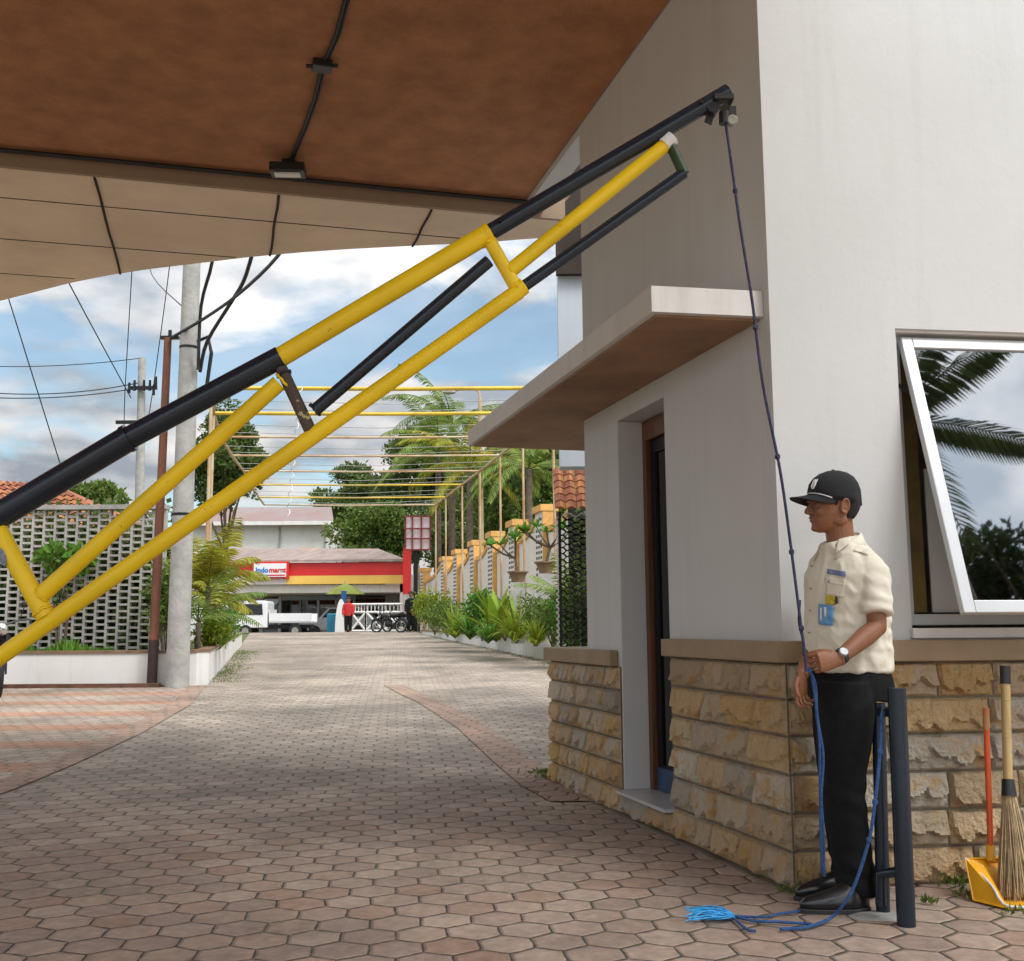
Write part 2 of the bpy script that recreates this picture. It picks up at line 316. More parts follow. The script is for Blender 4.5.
def stone_mat(name):
    """split-face sandstone: cream, ochre and grey-brown blocks"""
    m, t, b = nodes(name); L = t.links
    g = N(t, 'ShaderNodeNewGeometry')
    rp = N(t, 'ShaderNodeValToRGB', {0: g.outputs['Random Per Island']}); cr = rp.color_ramp
    cols = [(.60, .50, .37), (.76, .53, .28), (.66, .58, .46), (.74, .48, .20), (.46, .40, .33), (.80, .72, .58), (.56, .36, .19), (.74, .65, .50), (.52, .46, .40), (.80, .62, .36)]
    while len(cr.elements) < len(cols): cr.elements.new(.5)
    for i, cc in enumerate(cols): cr.elements[i].position = i/(len(cols)-1); cr.elements[i].color = cc+(1,)
    n_ = N(t, 'ShaderNodeTexNoise', {'Vector': g.outputs['Position'], 'Scale': 7.0, 'Detail': 8, 'Roughness': .65, 'Distortion': .8}).outputs['Fac']
    f = N(t, 'ShaderNodeMapRange', {'Value': n_, 'From Min': .5, 'From Max': .66}).outputs[0]
    m1 = N(t, 'ShaderNodeMix', {'Factor': f}, data_type='RGBA'); L.new(rp.outputs[0], m1.inputs['A']); m1.inputs['B'].default_value = (.66, .40, .15, 1)
    n5 = N(t, 'ShaderNodeTexNoise', {'Vector': g.outputs['Position'], 'Scale': 5.0, 'Detail': 9, 'Roughness': .7}).outputs['Fac']
    f3 = N(t, 'ShaderNodeMapRange', {'Value': n5, 'From Min': .6, 'From Max': .72, 'To Max': .35}).outputs[0]
    m2 = N(t, 'ShaderNodeMix', {'Factor': f3}, data_type='RGBA'); L.new(m1.outputs['Result'], m2.inputs['A']); m2.inputs['B'].default_value = (.17, .14, .11, 1)
    pt = N(t, 'ShaderNodeMapRange', {'Value': g.outputs['Pointiness'], 'From Min': .42, 'From Max': .5, 'To Min': .55, 'To Max': 1.0}).outputs[0]
    hv = N(t, 'ShaderNodeHueSaturation', {'Value': pt, 'Color': m2.outputs['Result']}).outputs[0]
    L.new(m2.outputs['Result'], b.inputs['Base Color']); b.inputs['Roughness'].default_value = .88; b.inputs['Specular IOR Level'].default_value = .25
    n4 = N(t, 'ShaderNodeTexNoise', {'Vector': g.outputs['Position'], 'Scale': 30.0, 'Detail': 9, 'Roughness': .7}).outputs['Fac']
    wv_ = N(t, 'ShaderNodeTexNoise', {'Vector': g.outputs['Position'], 'Scale': 11.0, 'Detail': 5, 'Roughness': .55, 'Distortion': 1.6}, noise_type='RIDGED_MULTIFRACTAL').outputs['Fac']
    hh_ = N(t, 'ShaderNodeMath', {0: wv_, 1: .55, 2: n4}, operation='MULTIPLY_ADD').outputs[0]
    bp = N(t, 'ShaderNodeBump', {'Height': hh_, 'Strength': 1.0, 'Distance': .045}); L.new(bp.outputs[0], b.inputs['Normal'])
    return m
def worn_paint(name, c, under=(.14, .07, .04), lvl=.66, rough=.35, scale=9):
    m, t, b = nodes(name); L = t.links
    g = N(t, 'ShaderNodeNewGeometry')
    n_ = N(t, 'ShaderNodeTexNoise', {'Vector': g.outputs['Position'], 'Scale': float(scale), 'Detail': 9, 'Roughness': .7}).outputs['Fac']
    f = N(t, 'ShaderNodeMapRange', {'Value': n_, 'From Min': lvl, 'From Max': lvl+.02}).outputs[0]
    n2_ = N(t, 'ShaderNodeTexNoise', {'Vector': g.outputs['Position'], 'Scale': 3.0, 'Detail': 6}).outputs['Fac']
    v = N(t, 'ShaderNodeMapRange', {'Value': n2_, 'From Min': .3, 'From Max': .7, 'To Min': .82, 'To Max': 1.1}).outputs[0]
    hv = N(t, 'ShaderNodeHueSaturation', {'Value': v}); hv.inputs['Color'].default_value = tuple(c)+(1,)
    mm = N(t, 'ShaderNodeMix', {'Factor': f}, data_type='RGBA'); L.new(hv.outputs[0], mm.inputs['A']); mm.inputs['B'].default_value = tuple(under)+(1,)
    L.new(mm.outputs['Result'], b.inputs['Base Color']); b.inputs['Roughness'].default_value = rough
    rr = N(t, 'ShaderNodeMapRange', {'Value': n2_, 'To Min': rough*.7, 'To Max': rough*1.6}).outputs[0]; L.new(rr, b.inputs['Roughness'])
    bp = N(t, 'ShaderNodeBump', {'Height': n_, 'Strength': .12, 'Distance': .01}); L.new(bp.outputs[0], b.inputs['Normal'])
    return m
def glass_mat(name, tint, refl=.3, rough=.02):
    m, t, b = nodes(name)
    gl = N(t, 'ShaderNodeBsdfGlossy', {'Roughness': rough}); gl.inputs[0].default_value = (.9, .92, .95, 1)
    tr = N(t, 'ShaderNodeBsdfTransparent'); tr.inputs[0].default_value = tuple(tint)+(1,)
    fr = N(t, 'ShaderNodeFresnel', {'IOR': 1.5}).outputs[0]
    f = N(t, 'ShaderNodeMath', {0: fr, 1: refl}, operation='ADD', use_clamp=True).outputs[0]
    ms = N(t, 'ShaderNodeMixShader', {0: f, 1: tr.outputs[0], 2: gl.outputs[0]})
    t.links.new(ms.outputs[0], t.nodes['Material Output'].inputs[0])
    return m
RA = radians(15.2)
NEARC = [(.39, .25, .185), (.43, .32, .245), (.35, .26, .21), (.47, .36, .285), (.40, .29, .225)]
m_hex = hex_mat('hexagon pavers', .192, False, [(.26, .215, .175), (.33, .28, .23), (.285, .235, .19), (.37, .315, .26), (.31, .25, .20)], (.045, .038, .032), rot=-RA*.4, cols2=NEARC)
m_hex_str = hex_mat('striped forecourt pavers', .2, False, [(.32, .26, .21), (.38, .31, .25), (.30, .235, .19)], (.09, .07, .055), stripes=True)
m_band = hex_mat('red border pavers', .2, False, [(.32, .22, .165), (.36, .25, .19), (.29, .205, .16)], (.07, .05, .04), rot=.2)
m_soil = mat('soil and grass', (.09, .085, .04), .95, nscale=.8, c2=(.07, .11, .025), bump=.6, bscale=30)
m_plaster = paint_mat('pale grey render', (.61, .615, .615), (.43, .43, .40), .22)
m_white = paint_mat('white painted render', (.72, .71, .69), (.35, .30, .24), .25)
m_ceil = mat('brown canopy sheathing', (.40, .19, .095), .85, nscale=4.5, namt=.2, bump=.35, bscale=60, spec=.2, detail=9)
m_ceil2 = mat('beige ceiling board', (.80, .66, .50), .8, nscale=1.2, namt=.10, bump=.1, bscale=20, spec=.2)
m_ceil3 = mat('dark tan beam board', (.36, .26, .18), .8, nscale=1.5, namt=.1, spec=.2)  # beam face a darker tan than the soffit boards
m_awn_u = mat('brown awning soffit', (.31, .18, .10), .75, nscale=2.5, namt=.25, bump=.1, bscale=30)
m_ledge = mat('tan ledge paint', (.31, .215, .125), .6, nscale=3, namt=.14, bump=.1, bscale=40)
m_stone = stone_mat('split sandstone'); m_mortar = mat('mortar', (.17, .14, .10), .95, nscale=8, namt=.3, bump=.5)
m_black = worn_paint('black gloss paint', (.011, .021, .036), (.10, .09, .08), .70, .2)
m_yellow = worn_paint('yellow gloss paint', (.98, .67, .010), (.24, .14, .05), .675, .36, 17)
m_peel = worn_paint('peeling paint', (.08, .055, .04), (.55, .47, .22), .57, .5, 16)
m_dkmetal = mat('dark metal', (.02, .02, .022), .4, .6, nscale=20, namt=.3)
m_alu = mat('white aluminium frame', (.58, .60, .62), .35, .2, nscale=5, namt=.06)
m_wood = mat('brown door wood', (.13, .055, .025), .45, nscale=6, namt=.3, stretch=(6, 6, .5))
m_glass = glass_mat('reflective window glass', (.10, .12, .15), .40)
m_dglass = glass_mat('dark door glass', (.03, .035, .045), .02)
m_dark = mat('dark interior', (.05, .045, .04), .9, nscale=2, namt=.2)
m_conc = mat('weathered concrete', (.34, .33, .31), .9, nscale=4, namt=.22, bump=.5, bscale=18, detail=8)
m_rust = mat('rusty pole paint', (.20, .075, .035), .75, nscale=5, c2=(.10, .035, .022), bump=.3, bscale=30, stretch=(1, 1, .4))
m_tile = mat('orange roof tile', (.42, .15, .06), .85, nscale=7, c2=(.25, .10, .05), bump=.4, island=.3)
m_chrome = mat('chrome', (.7, .7, .7), .2, 1, nscale=9, namt=.1)
m_rubber = mat('black rubber', (.015, .015, .015), .8, nscale=20, namt=.3)
m_plasticb = mat('black plastic', (.018, .018, .02), .4, nscale=15, namt=.2)
m_cable = mat('cable sheath', (.02, .02, .022), .6, nscale=10, namt=.3)
# ------------------------------------------------------------------ guard-house frames
c = Vector((1.17, 4.74, 0))
aA = radians(-15.2); dA = Vector((sin(aA), cos(aA), 0)); nA = Vector((cos(aA), -sin(aA), 0))
aB = radians(82); dB = Vector((sin(aB), cos(aB), 0)); nB = Vector((-cos(aB), sin(aB), 0))
UP = Vector((0, 0, 1))
def WA(s, t, z): return c + dA*s + nA*t + UP*z
def WB(u, v, z): return c + dB*u + nB*v + UP*z
def corner(off):                                     # where both faces, each set back by off, meet
    return c + dB*(off/dB.dot(nA)) + dA*(off/dA.dot(nB))
# ------------------------------------------------------------------ ground and paving
YB = [-14, -6, 0, 2, 4, 5.5, 7, 8, 9, 11, 13, 15, 17, 19, 21, 24, 27, 30, 34, 38, 42, 46, 47.5, 49, 52, 55, 58, 62, 70]
def sheet(name, xl, xr, dz, m, y0=-14, y1=70, extra=(), kind='structure'):
    bm = MB(); ys = sorted(set([y for y in YB if y0 < y < y1] + [y0, y1] + list(extra)))
    prev = None
    for y in ys:
        a, b_ = xl(y), xr(y); n = 4
        row = [bm.verts.new((lerp(a, b_, i/n), y, gz(y)+dz)) for i in range(n+1)]
        if prev:
            for i in range(n): bm.faces.new((prev[i], prev[i+1], row[i+1], row[i]))
        prev = row
    o = build(bm, name, m); return tag(o, kind=kind)
def pw(pts):
    def f(y):
        if y <= pts[0][0]: return pts[0][1]
        for (a, xa), (b_, xb) in zip(pts, pts[1:]):
            if y <= b_: return lerp(xa, xb, (y-a)/(b_-a))
        return pts[-1][1]
    return f
bm = MB()
rows = []
for y in [-400, -60, -14] + YB[1:] + [120, 400, 1500]:
    rows.append([bm.verts.new((x, y, gz(y)-.03)) for x in (-900, -120, -40, -12, 0, 12, 40, 120, 900)])
for a, b_ in zip(rows, rows[1:]):
    for i in range(8): bm.faces.new((a[i], a[i+1], b_[i+1], b_[i]))
tag(build(bm, 'ground', m_soil), kind='structure')
road_l = pw([(-14, -16), (17.2, -16), (17.3, -4.8), (28.8, -7.3), (46, -11.1), (48, -14), (49, -30), (70, -30)])
road_r = pw([(-14, 14), (17.0, 9.0), (18.6, 1.82), (19.6, 1.62), (46, -4.1), (48, -2), (49, 14), (70, 14)])
sheet('road', road_l, road_r, 0.0, m_hex, extra=(17.2, 17.3, 17.0, 18.6, 19.6, 28.8, 46, 48))
l1 = [(7.2, -3.62), (7.7, -3.6), (11, -3.85), (14, -4.25), (17.2, -4.95)]
r1_ = [(6.2, .62), (7.7, .2), (9.3, -.08), (11.3, -.43), (14, -1.05), (16.8, -1.86)]
sheet('striped_forecourt', lambda y: -16, lambda y: pw(l1)(y)-.12, .004, m_hex_str, 6.9, 17.15, extra=[a for a, b_ in l1][1:4])
sheet('left_red_band', lambda y: pw(l1)(y)-.12, lambda y: pw(l1)(y)+.14, .008, m_band, 6.9, 17.15, extra=[a for a, b_ in l1][1:4])
sheet('right_red_band', lambda y: pw(r1_)(y)-.15, lambda y: pw(r1_)(y)+.17, .008, m_band, 7.05, 17, extra=[a for a, b_ in r1_][1:-1])
# ------------------------------------------------------------------ guard house
house = empty('guard_house', c)
tag(house, 'pale grey guard house with rough sandstone base, tan ledge and flat awning over its door', 'building')
HT, OFF, S_END, U_END = 6.2, .0, 2.58, 5.2
S_D0, S_D1, Z_D, Z_TH = 1.22, 1.95, 2.37, .125      # doorway
U_W0, U_W1, Z_W0, Z_W1 = .60, 2.45, 1.085, 2.45     # window recess
TH = .20
def pa(s, t, z): return WA(s, t, z)
def slabA(bm, s0, s1, z0, z1, t0=OFF, t1=OFF+TH): boxv(bm, WA(s0, t0, z0), dA*(s1-s0), nA*(t1-t0), UP*(z1-z0))
def slabB(bm, u0, u1, z0, z1, v0=OFF, v1=OFF+TH): boxv(bm, WB(u0, v0, z0), dB*(u1-u0), nB*(v1-v0), UP*(z1-z0))
cI, cO = corner(OFF+TH), corner(OFF)
bm = MB()
# the two visible faces as upright prisms whose outlines share the mitred corner
def prism_A(s0, s1, z0, z1, mitre=False):
    if mitre: p = [cO, cI, WA(s1, OFF+TH, 0), WA(s1, OFF, 0)]
    else: p = [WA(s0, OFF, 0), WA(s0, OFF+TH, 0), WA(s1, OFF+TH, 0), WA(s1, OFF, 0)]
    ext(bm, [q+UP*z0 for q in p], UP*(z1-z0))
def prism_B(u0, u1, z0, z1, mitre=False):
    if mitre: p = [cO, cI, WB(u1, OFF+TH, 0), WB(u1, OFF, 0)]
    else: p = [WB(u0, OFF, 0), WB(u0, OFF+TH, 0), WB(u1, OFF+TH, 0), WB(u1, OFF, 0)]
    ext(bm, [q+UP*z0 for q in p], UP*(z1-z0))
prism_A(0, S_D0, 0, HT, True); prism_A(S_D0, S_D1, Z_D, HT); prism_A(S_D1, S_END, 0, HT)
prism_B(0, U_W0, 0, HT, True); prism_B(U_W0, U_W1, 0, Z_W0); prism_B(U_W0, U_W1, Z_W1, HT); prism_B(U_W1, U_END, 0, HT)
bmesh.ops.remove_doubles(bm, verts=bm.verts, dist=1e-4)
# back and far side walls, roof slab, inner floor
e = WB(U_END, OFF, 0); far = WA(S_END, OFF, 0); q = far + dB*4.9
ext(bm, [far + dB*.2, far + dB*.2 - dA*.2, q - dA*.2, q], UP*HT)
ext(bm, [e - dB*.2, e, q, q - dB*.2], UP*HT)
build(bm, 'wall', m_plaster, house)
bm = MB(); ext(bm, [cO - nA*.04 - nB*.04 + UP*HT, e + UP*HT - nB*.04, q + UP*HT, far + UP*HT - nA*.04], UP*.15); build(bm, 'roof', m_conc, house)
bm = MB(); ext(bm, [cI + UP*.02, WB(U_END-.2, OFF+TH, .02), q - dA*.2 - dB*.2 + UP*.02, far + dB*.21 - dA*.2 + UP*.02], UP*.1); build(bm, 'floor', m_conc, house)
bm = MB(); ext(bm, [cI + UP*2.75, WB(U_END-.2, OFF+TH, 2.75), q - dA*.2 - dB*.2 + UP*2.75, far + dB*.21 - dA*.2 + UP*2.75], UP*.1); build(bm, 'inner_ceiling', m_white, house)
# split stone cladding: every block a rough displaced face
def rough_block(bm, fo, da, dn, a0, a1, z0, z1, seed, depth=.050):
    rb_ = random.Random(int(seed*1000)); wb_ = a1-a0; nch_ = max(1, round(wb_/.10)); chips = [((k_+.5+rb_.uniform(-.15, .15))*wb_/nch_, wb_/nch_*rb_.uniform(.55, .85), rb_.uniform(.02, .34), rb_.uniform(.55, 1.1), rb_.uniform(-.05, .05)) for k_ in range(nch_)]
    g = .006; a0 += g; a1 -= g; z0 += g; z1 -= g
    nx, nz = max(4, int((a1-a0)/.010)), max(5, int((z1-z0)/.0095))
    front = []
    for j in range(nz+1):
        row = []
        for i in range(nx+1):
            u, v = i/nx, j/nz; a, z = lerp(a0, a1, u), lerp(z0, z1, v)
            e_ = min(u*(a1-a0), (1-u)*(a1-a0), v*(z1-z0), (1-v)*(z1-z0))
            edge = min(1, e_/.011)**.6
            q_ = Vector((a*6+seed*7.1, z*8+seed*3.3, seed))
            r = abs(noise.noise(q_)) * 1.5
            r3_ = 1 - 2*abs(noise.noise(q_*3.2))
            dsp = .18 + .14*r3_ + .22*noise.noise(q_*1.3)
            for cu_, cw_, va_, hh_, sk_ in chips:                # shell-shaped splits, each ending in an arched lower lip
                x_ = (a - a0 - cu_ - sk_*(v-.5))/cw_ + .35*noise.noise(q_*1.1+Vector((2, 2, 2)))
                if abs(x_) < 1:
                    arc_ = va_ + .42*x_*x_ + .10*noise.noise(q_*2.6)
                    if v > arc_:
                        k_ = (v-arc_)/(1-arc_+.001); dsp = max(dsp, hh_*(1-x_*x_)**.35*(1-.62*k_**.75) + .10*(1-2*abs(noise.noise(Vector((x_*5.5, v*1.6, seed)))))+ .06*r3_)
            t = -.012 - depth*max(.0, min(1.2, dsp))*edge
            row.append(bm.verts.new(fo + da*a + UP*z + dn*t))
        front.append(row)
    for j in range(nz):
        for i in range(nx): bm.faces.new((front[j][i], front[j][i+1], front[j+1][i+1], front[j+1][i]))
    # sides back to the mortar bed
    loop = front[0] + [front[j][-1] for j in range(1, nz+1)] + front[-1][-2::-1] + [front[j][0] for j in range(nz-1, 0, -1)]
    back = [bm.verts.new(v.co + dn*.02) for v in loop]
    n = len(loop)
    for k in range(n): bm.faces.new((loop[k], loop[(k+1) % n], back[(k+1) % n], back[k]))
def courses(bm, fo, da, dn, a0, a1, zs, rnd, lo=.2, hi=.42):
    for k, (z0, z1) in enumerate(zip(zs, zs[1:])):
        a = a0
        while a < a1-.02:
            w = rnd.uniform(lo, hi)
            if a + w > a1-.14: w = a1-a
            rough_block(bm, fo, da, dn, a, a+w, z0, z1, rnd.uniform(0, 40)); a += w
rnd = random.Random(3)
Z6 = [0.0, .155, .31, .47, .63, .785, .94]
Z5 = [-.01, .14, .285, .43, .575, .72, .86]
bm = MB(); NOREC.add('stone_cladding')
BED = .03
# near piece of the left face, step below the door, low pillar, right face
courses(bm, c+nA*0.0, dA, nA, -.035, S_D0-.045, Z6, rnd, .17, .36)
courses(bm, c+nA*0.0, dA, nA, S_D0-.045, S_D1+.01, [0, .12], rnd, .2, .4)
courses(bm, c+nA*0.0, dA, nA, S_D1+.01, 3.38, Z5, rnd, .17, .34)
courses(bm, c+nB*0.0, dB, nB, .0, U_END, Z6, rnd, .24, .5)
cl = build(bm, 'stone_cladding', m_stone, house)
bm = MB()
def slab_bed(p0, p1, dn, z0, z1, d0=-.009, d1=-.001): 
    ext(bm, [p0+dn*d0+UP*z0, p1+dn*d0+UP*z0, p1+dn*d1+UP*z0, p0+dn*d1+UP*z0], UP*(z1-z0))
slab_bed(WA(-.03, 0, 0), WA(S_D0-.022, 0, 0), nA, .001, .939); slab_bed(WA(S_D0-.02, 0, 0), WA(S_D1+.008, 0, 0), nA, .001, .119, -.009, .18)
slab_bed(WB(-.012, 0, 0), WB(U_END, 0, 0), nB, .001, .938)
slab_bed(WA(S_D1+.012, 0, 0), WA(3.375, 0, 0), nA, -.02, .859, -.009, .0)
slab_bed(WA(S_END+.004, 0, 0), WA(3.375, 0, 0), nA, -.02, .859, .0005, .34)
build(bm, 'mortar_bed', m_mortar, house)
# dark strip along the foot
bm = MB(); boxv(bm, WA(-.04, -.06, -.01), dA*3.4, nA*.045, UP*.018); build(bm, 'foot_strip', m_mortar, house)
# ledge
bm = MB()
cl0, cl1 = corner(-.058), corner(OFF-.002)
for p, d_, n_ in ((WA(S_D0-.005, 0, 0), dA, nA),):
    ext(bm, [cl0+UP*.942, cl1+UP*.942, WA(S_D0-.005, OFF-.002, .942), WA(S_D0-.005, -.058, .942)], UP*.092)
ext(bm, [cl0+UP*.942, cl1+UP*.942, WB(U_END, OFF-.002, .942), WB(U_END, -.058, .942)], UP*.092)
bmesh.ops.remove_doubles(bm, verts=bm.verts, dist=1e-4)
build(bm, 'ledge', m_ledge, house, bevel=.006)
bm = MB(); ext(bm, [WA(S_D1+.06, -.058, .862), WA(S_D1+.06, OFF-.003, .862), WA(S_END+.003, OFF-.003, .862), WA(S_END+.003, .37, .862), WA(3.41, .37, .862), WA(3.41, -.058, .862)], UP*.095)
build(bm, 'ledge', m_ledge, house, bevel=.006)
# threshold
bm = MB(); ext(bm, [WA(S_D0-.005, -.06, .122), WA(S_D0-.005, .3, .122), WA(S_D1-.003, .3, .122), WA(S_D1-.003, -.06, .122)], UP*.018); build(bm, 'threshold', mat('pale floor tile', (.5, .5, .49), .3, nscale=5, namt=.1), house)
# white jamb of the doorway standing a little proud of the wall
bm = MB(); boxv(bm, WA(S_D1+.002, OFF-.003, .141), dA*-.014, nA*(TH-.03), UP*(Z_D-.145)); 
build(bm, 'door_jamb', m_plaster, house)
# door: brown frame, dark glass leaf with narrow stile, handle
TD = OFF+.155
bm = MB()
boxv(bm, WA(S_D0, TD, .141), dA*.06, nA*.09, UP*(Z_D-.15)); boxv(bm, WA(S_D1-.075, TD, .141), dA*.055, nA*.09, UP*(Z_D-.15)); boxv(bm, WA(S_D0+.06, TD, Z_D-.13), dA*(S_D1-S_D0-.135), nA*.09, UP*.12)
frm = build(bm, 'door_frame', m_wood, house)
bm = MB(); w0, w1 = S_D0+.065, S_D1-.08
for a0, a1, z0, z1 in ((w0, w0+.06, .15, Z_D-.135), (w1-.06, w1, .15, Z_D-.135), (w0+.06, w1-.06, .15, .29), (w0+.06, w1-.06, Z_D-.215, Z_D-.135)):
    boxv(bm, WA(a0, TD+.03, z0), dA*(a1-a0), nA*.035, UP*(z1-z0))
door = build(bm, 'door', m_dkmetal, house)
bm = MB(); boxv(bm, WA(w0+.06, TD+.043, .29), dA*(w1-w0-.12), nA*.008, UP*(Z_D-.215-.29)); sub(bm, 'pane', m_dglass, door)
bm = MB(); tube(bm, [WA(w0+.03, TD+.03, 1.0), WA(w0+.03, TD-.01, 1.0), WA(w0+.03, TD-.01, 1.18), WA(w0+.03, TD+.03, 1.18)], .008); sub(bm, 'handle', m_chrome, door)
bm = MB(); boxv(bm, WA(w0+.02, TD+.02, .145), dA*(w1-w0-.03), nA*.008, UP*.13); sub(bm, 'kick_plate', mat('blue kick plate', (.02, .06, .14), .35, nscale=8, namt=.3), door)
# awning
AZ = 2.5
bm = MB()
ao = [WA(.12, -.53, AZ), WA(3.80, -.53, AZ), WA(3.80, .5, AZ), WA(S_END+.004, .5, AZ), WA(S_END+.004, OFF-.002, AZ), cO - nB*.0 + UP*AZ + nA*-.002]
ao[0] = WA(.10, -.53, AZ); ao[-1] = WA(.052, OFF-.002, AZ)
ext(bm, ao, UP*.12)
build(bm, 'awning', m_white, house)
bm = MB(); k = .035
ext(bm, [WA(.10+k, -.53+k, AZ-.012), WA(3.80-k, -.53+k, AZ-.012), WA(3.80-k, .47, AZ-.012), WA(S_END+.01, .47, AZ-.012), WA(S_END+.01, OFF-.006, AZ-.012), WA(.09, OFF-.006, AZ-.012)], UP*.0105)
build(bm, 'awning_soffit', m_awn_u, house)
# ------------- window: recess lining, fixed frame, tilted sash with glass, sill
bm = MB(); d_ = .012
boxv(bm, WB(U_W0, OFF+.02, Z_W0), dB*d_, nB*(TH-.03), UP*(Z_W1-Z_W0)); boxv(bm, WB(U_W1-d_, OFF+.02, Z_W0), dB*d_, nB*(TH-.03), UP*(Z_W1-Z_W0))
boxv(bm, WB(U_W0+d_, OFF+.02, Z_W1-d_), dB*(U_W1-U_W0-2*d_), nB*(TH-.03), UP*d_)
win = build(bm, 'window', m_white, house)
bm = MB(); VF = OFF+.085
fw = .05
boxv(bm, WB(U_W0+d_, VF, Z_W0+.012), dB*fw, nB*.06, UP*(Z_W1-Z_W0-.024)); boxv(bm, WB(U_W1-d_-fw, VF, Z_W0+.012), dB*fw, nB*.06, UP*(Z_W1-Z_W0-.024))
boxv(bm, WB(U_W0+d_+fw, VF, Z_W1-.012-fw), dB*(U_W1-U_W0-2*d_-2*fw), nB*.06, UP*fw); boxv(bm, WB(U_W0+d_+fw, VF, Z_W0+.012), dB*(U_W1-U_W0-2*d_-2*fw), nB*.06, UP*fw)
sub(bm, 'frame', m_alu, win, bevel=.003)
bm = MB(); boxv(bm, WB(U_W0-.01, -.03, Z_W0-.045), dB*(U_W1-U_W0+.02), nB*.25, UP*.045); sub(bm, 'sill', m_white, win, bevel=.004)
bm = MB(); boxv(bm, WB(U_W0+d_+fw+.015, VF+.05, Z_W0+.07), dB*.075, nB*.01, UP*(Z_W1-Z_W0-.15)); sub(bm, 'curtain', mat('ochre curtain strip', (.16, .11, .03), .8, nscale=6, namt=.3), win)
bm = MB(); boxv(bm, WB(U_W0+d_+fw+.12, VF+.055, Z_W0+.07), dB*.9, nB*.01, UP*(Z_W1-Z_W0-.7)); sub(bm, 'inner_panel', m_plaster, win)
# sash hinged at the top
tilt = radians(17); hz_ = Z_W1-.03; hv = OFF+.035; sh = 1.33
su0, su1 = U_W0+.045, U_W1-.045
sdn = -UP*cos(tilt) - nB*sin(tilt); snr = nB*cos(tilt) - UP*sin(tilt)
so_ = WB(su0, hv, hz_); f2 = .054
bm = MB(); W_ = su1-su0
boxv(bm, so_, dB*f2, sdn*sh, snr*.035); boxv(bm, so_+dB*(W_-f2), dB*f2, sdn*sh, snr*.035)
boxv(bm, so_+dB*f2, dB*(W_-2*f2), sdn*f2, snr*.035); boxv(bm, so_+dB*f2+sdn*(sh-f2), dB*(W_-2*f2), sdn*f2, snr*.035)
sub(bm, 'sash', m_alu, win, bevel=.004)
bm = MB(); boxv(bm, so_+dB*(f2-.004)+sdn*(f2-.004)+snr*.012, dB*(W_-2*f2+.008), sdn*(sh-2*f2+.008), snr*.006); sub(bm, 'glass', m_glass, win)
bm = MB(); boxv(bm, so_+dB*.45+sdn*(sh-.03)-snr*.02, dB*.14, sdn*.022, snr*.02); sub(bm, 'latch', m_plasticb, win); bm = MB(); tube(bm, [so_+dB*.02+sdn*.30+snr*.03, WB(U_W0+.05, VF+.01, Z_W1-.24)], .008); sub(bm, 'stay', m_plasticb, win)
# ------------------------------------------------------------------ canopy over the drive
can = empty('drive_canopy', WA(0, -2, 0))
tag(can, 'wide brown boarded canopy ceiling spanning the drive with a curved beige front edge', 'canopy')
ZC, ZL = 4.60, 4.505
T_R = OFF-.01
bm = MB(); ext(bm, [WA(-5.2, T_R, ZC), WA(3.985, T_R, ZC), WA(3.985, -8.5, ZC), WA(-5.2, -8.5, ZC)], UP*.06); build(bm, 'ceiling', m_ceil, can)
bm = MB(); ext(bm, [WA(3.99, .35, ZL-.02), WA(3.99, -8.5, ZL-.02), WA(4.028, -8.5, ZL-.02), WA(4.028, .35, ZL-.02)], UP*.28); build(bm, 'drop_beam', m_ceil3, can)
# lower beige soffit with its curved edge
arc = [(558, 237), (520, 239.5), (480, 243), (440, 244.5), (400, 246.5), (350, 249), (300, 252.5), (250, 257), (200, 263), (150, 269), (110, 275), (70, 283), (35, 292), (0, 301)]
pts = []
for x, y in arc:
    v = ray(x, y); p = C0 + v*((ZL-.02-H)/v.z); pts.append(p)
last = pts[-1]; dl = (pts[-1]-pts[-4]).normalized()
pts += [last + dl*1.2, last + dl*2.4 + dA*.5, last + dl*4 + dA*1.0]
def stp(p): q_ = p-c; return q_.dot(dA), q_.dot(nA)
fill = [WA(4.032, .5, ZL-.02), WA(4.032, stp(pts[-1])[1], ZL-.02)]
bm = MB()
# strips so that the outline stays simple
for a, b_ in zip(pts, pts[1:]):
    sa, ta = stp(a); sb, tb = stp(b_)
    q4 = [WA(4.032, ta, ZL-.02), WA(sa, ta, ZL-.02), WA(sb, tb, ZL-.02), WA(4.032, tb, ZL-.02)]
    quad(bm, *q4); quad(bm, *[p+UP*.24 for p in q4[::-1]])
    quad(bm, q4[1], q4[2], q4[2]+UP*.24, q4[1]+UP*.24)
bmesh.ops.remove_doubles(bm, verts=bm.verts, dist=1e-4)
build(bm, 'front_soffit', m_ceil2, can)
m_joint = mat('dark panel joint', (.035, .025, .02), .9, nscale=9, namt=.3)
bm = MB()
def arc_s(t):
    best = None
    for a, b_ in zip(pts, pts[1:]):
        (sa, ta), (sb, tb) = stp(a), stp(b_)
        if min(ta, tb) <= t <= max(ta, tb): return lerp(sa, sb, (t-ta)/(tb-ta) if tb != ta else 0)
    return 4.6
for t in (-3.36, -2.0, -.78):
    s1 = arc_s(t)
    pp = [WA(lerp(4.04, s1, k/6), t + .004*sin(k*1.7), ZL-.024) for k in range(7)]; tube(bm, pp, .011, 6)
for s_ in (4.62, 5.6, 6.6):
    ts = [t/10 for t in range(-60, 5) if arc_s(t/10) > s_+.02]
    if ts: boxv(bm, WA(s_, min(ts), ZL-.0235), nA*(max(ts)-min(ts)), dA*.011, UP*.003)
build(bm, 'panel_joints', m_joint, can)
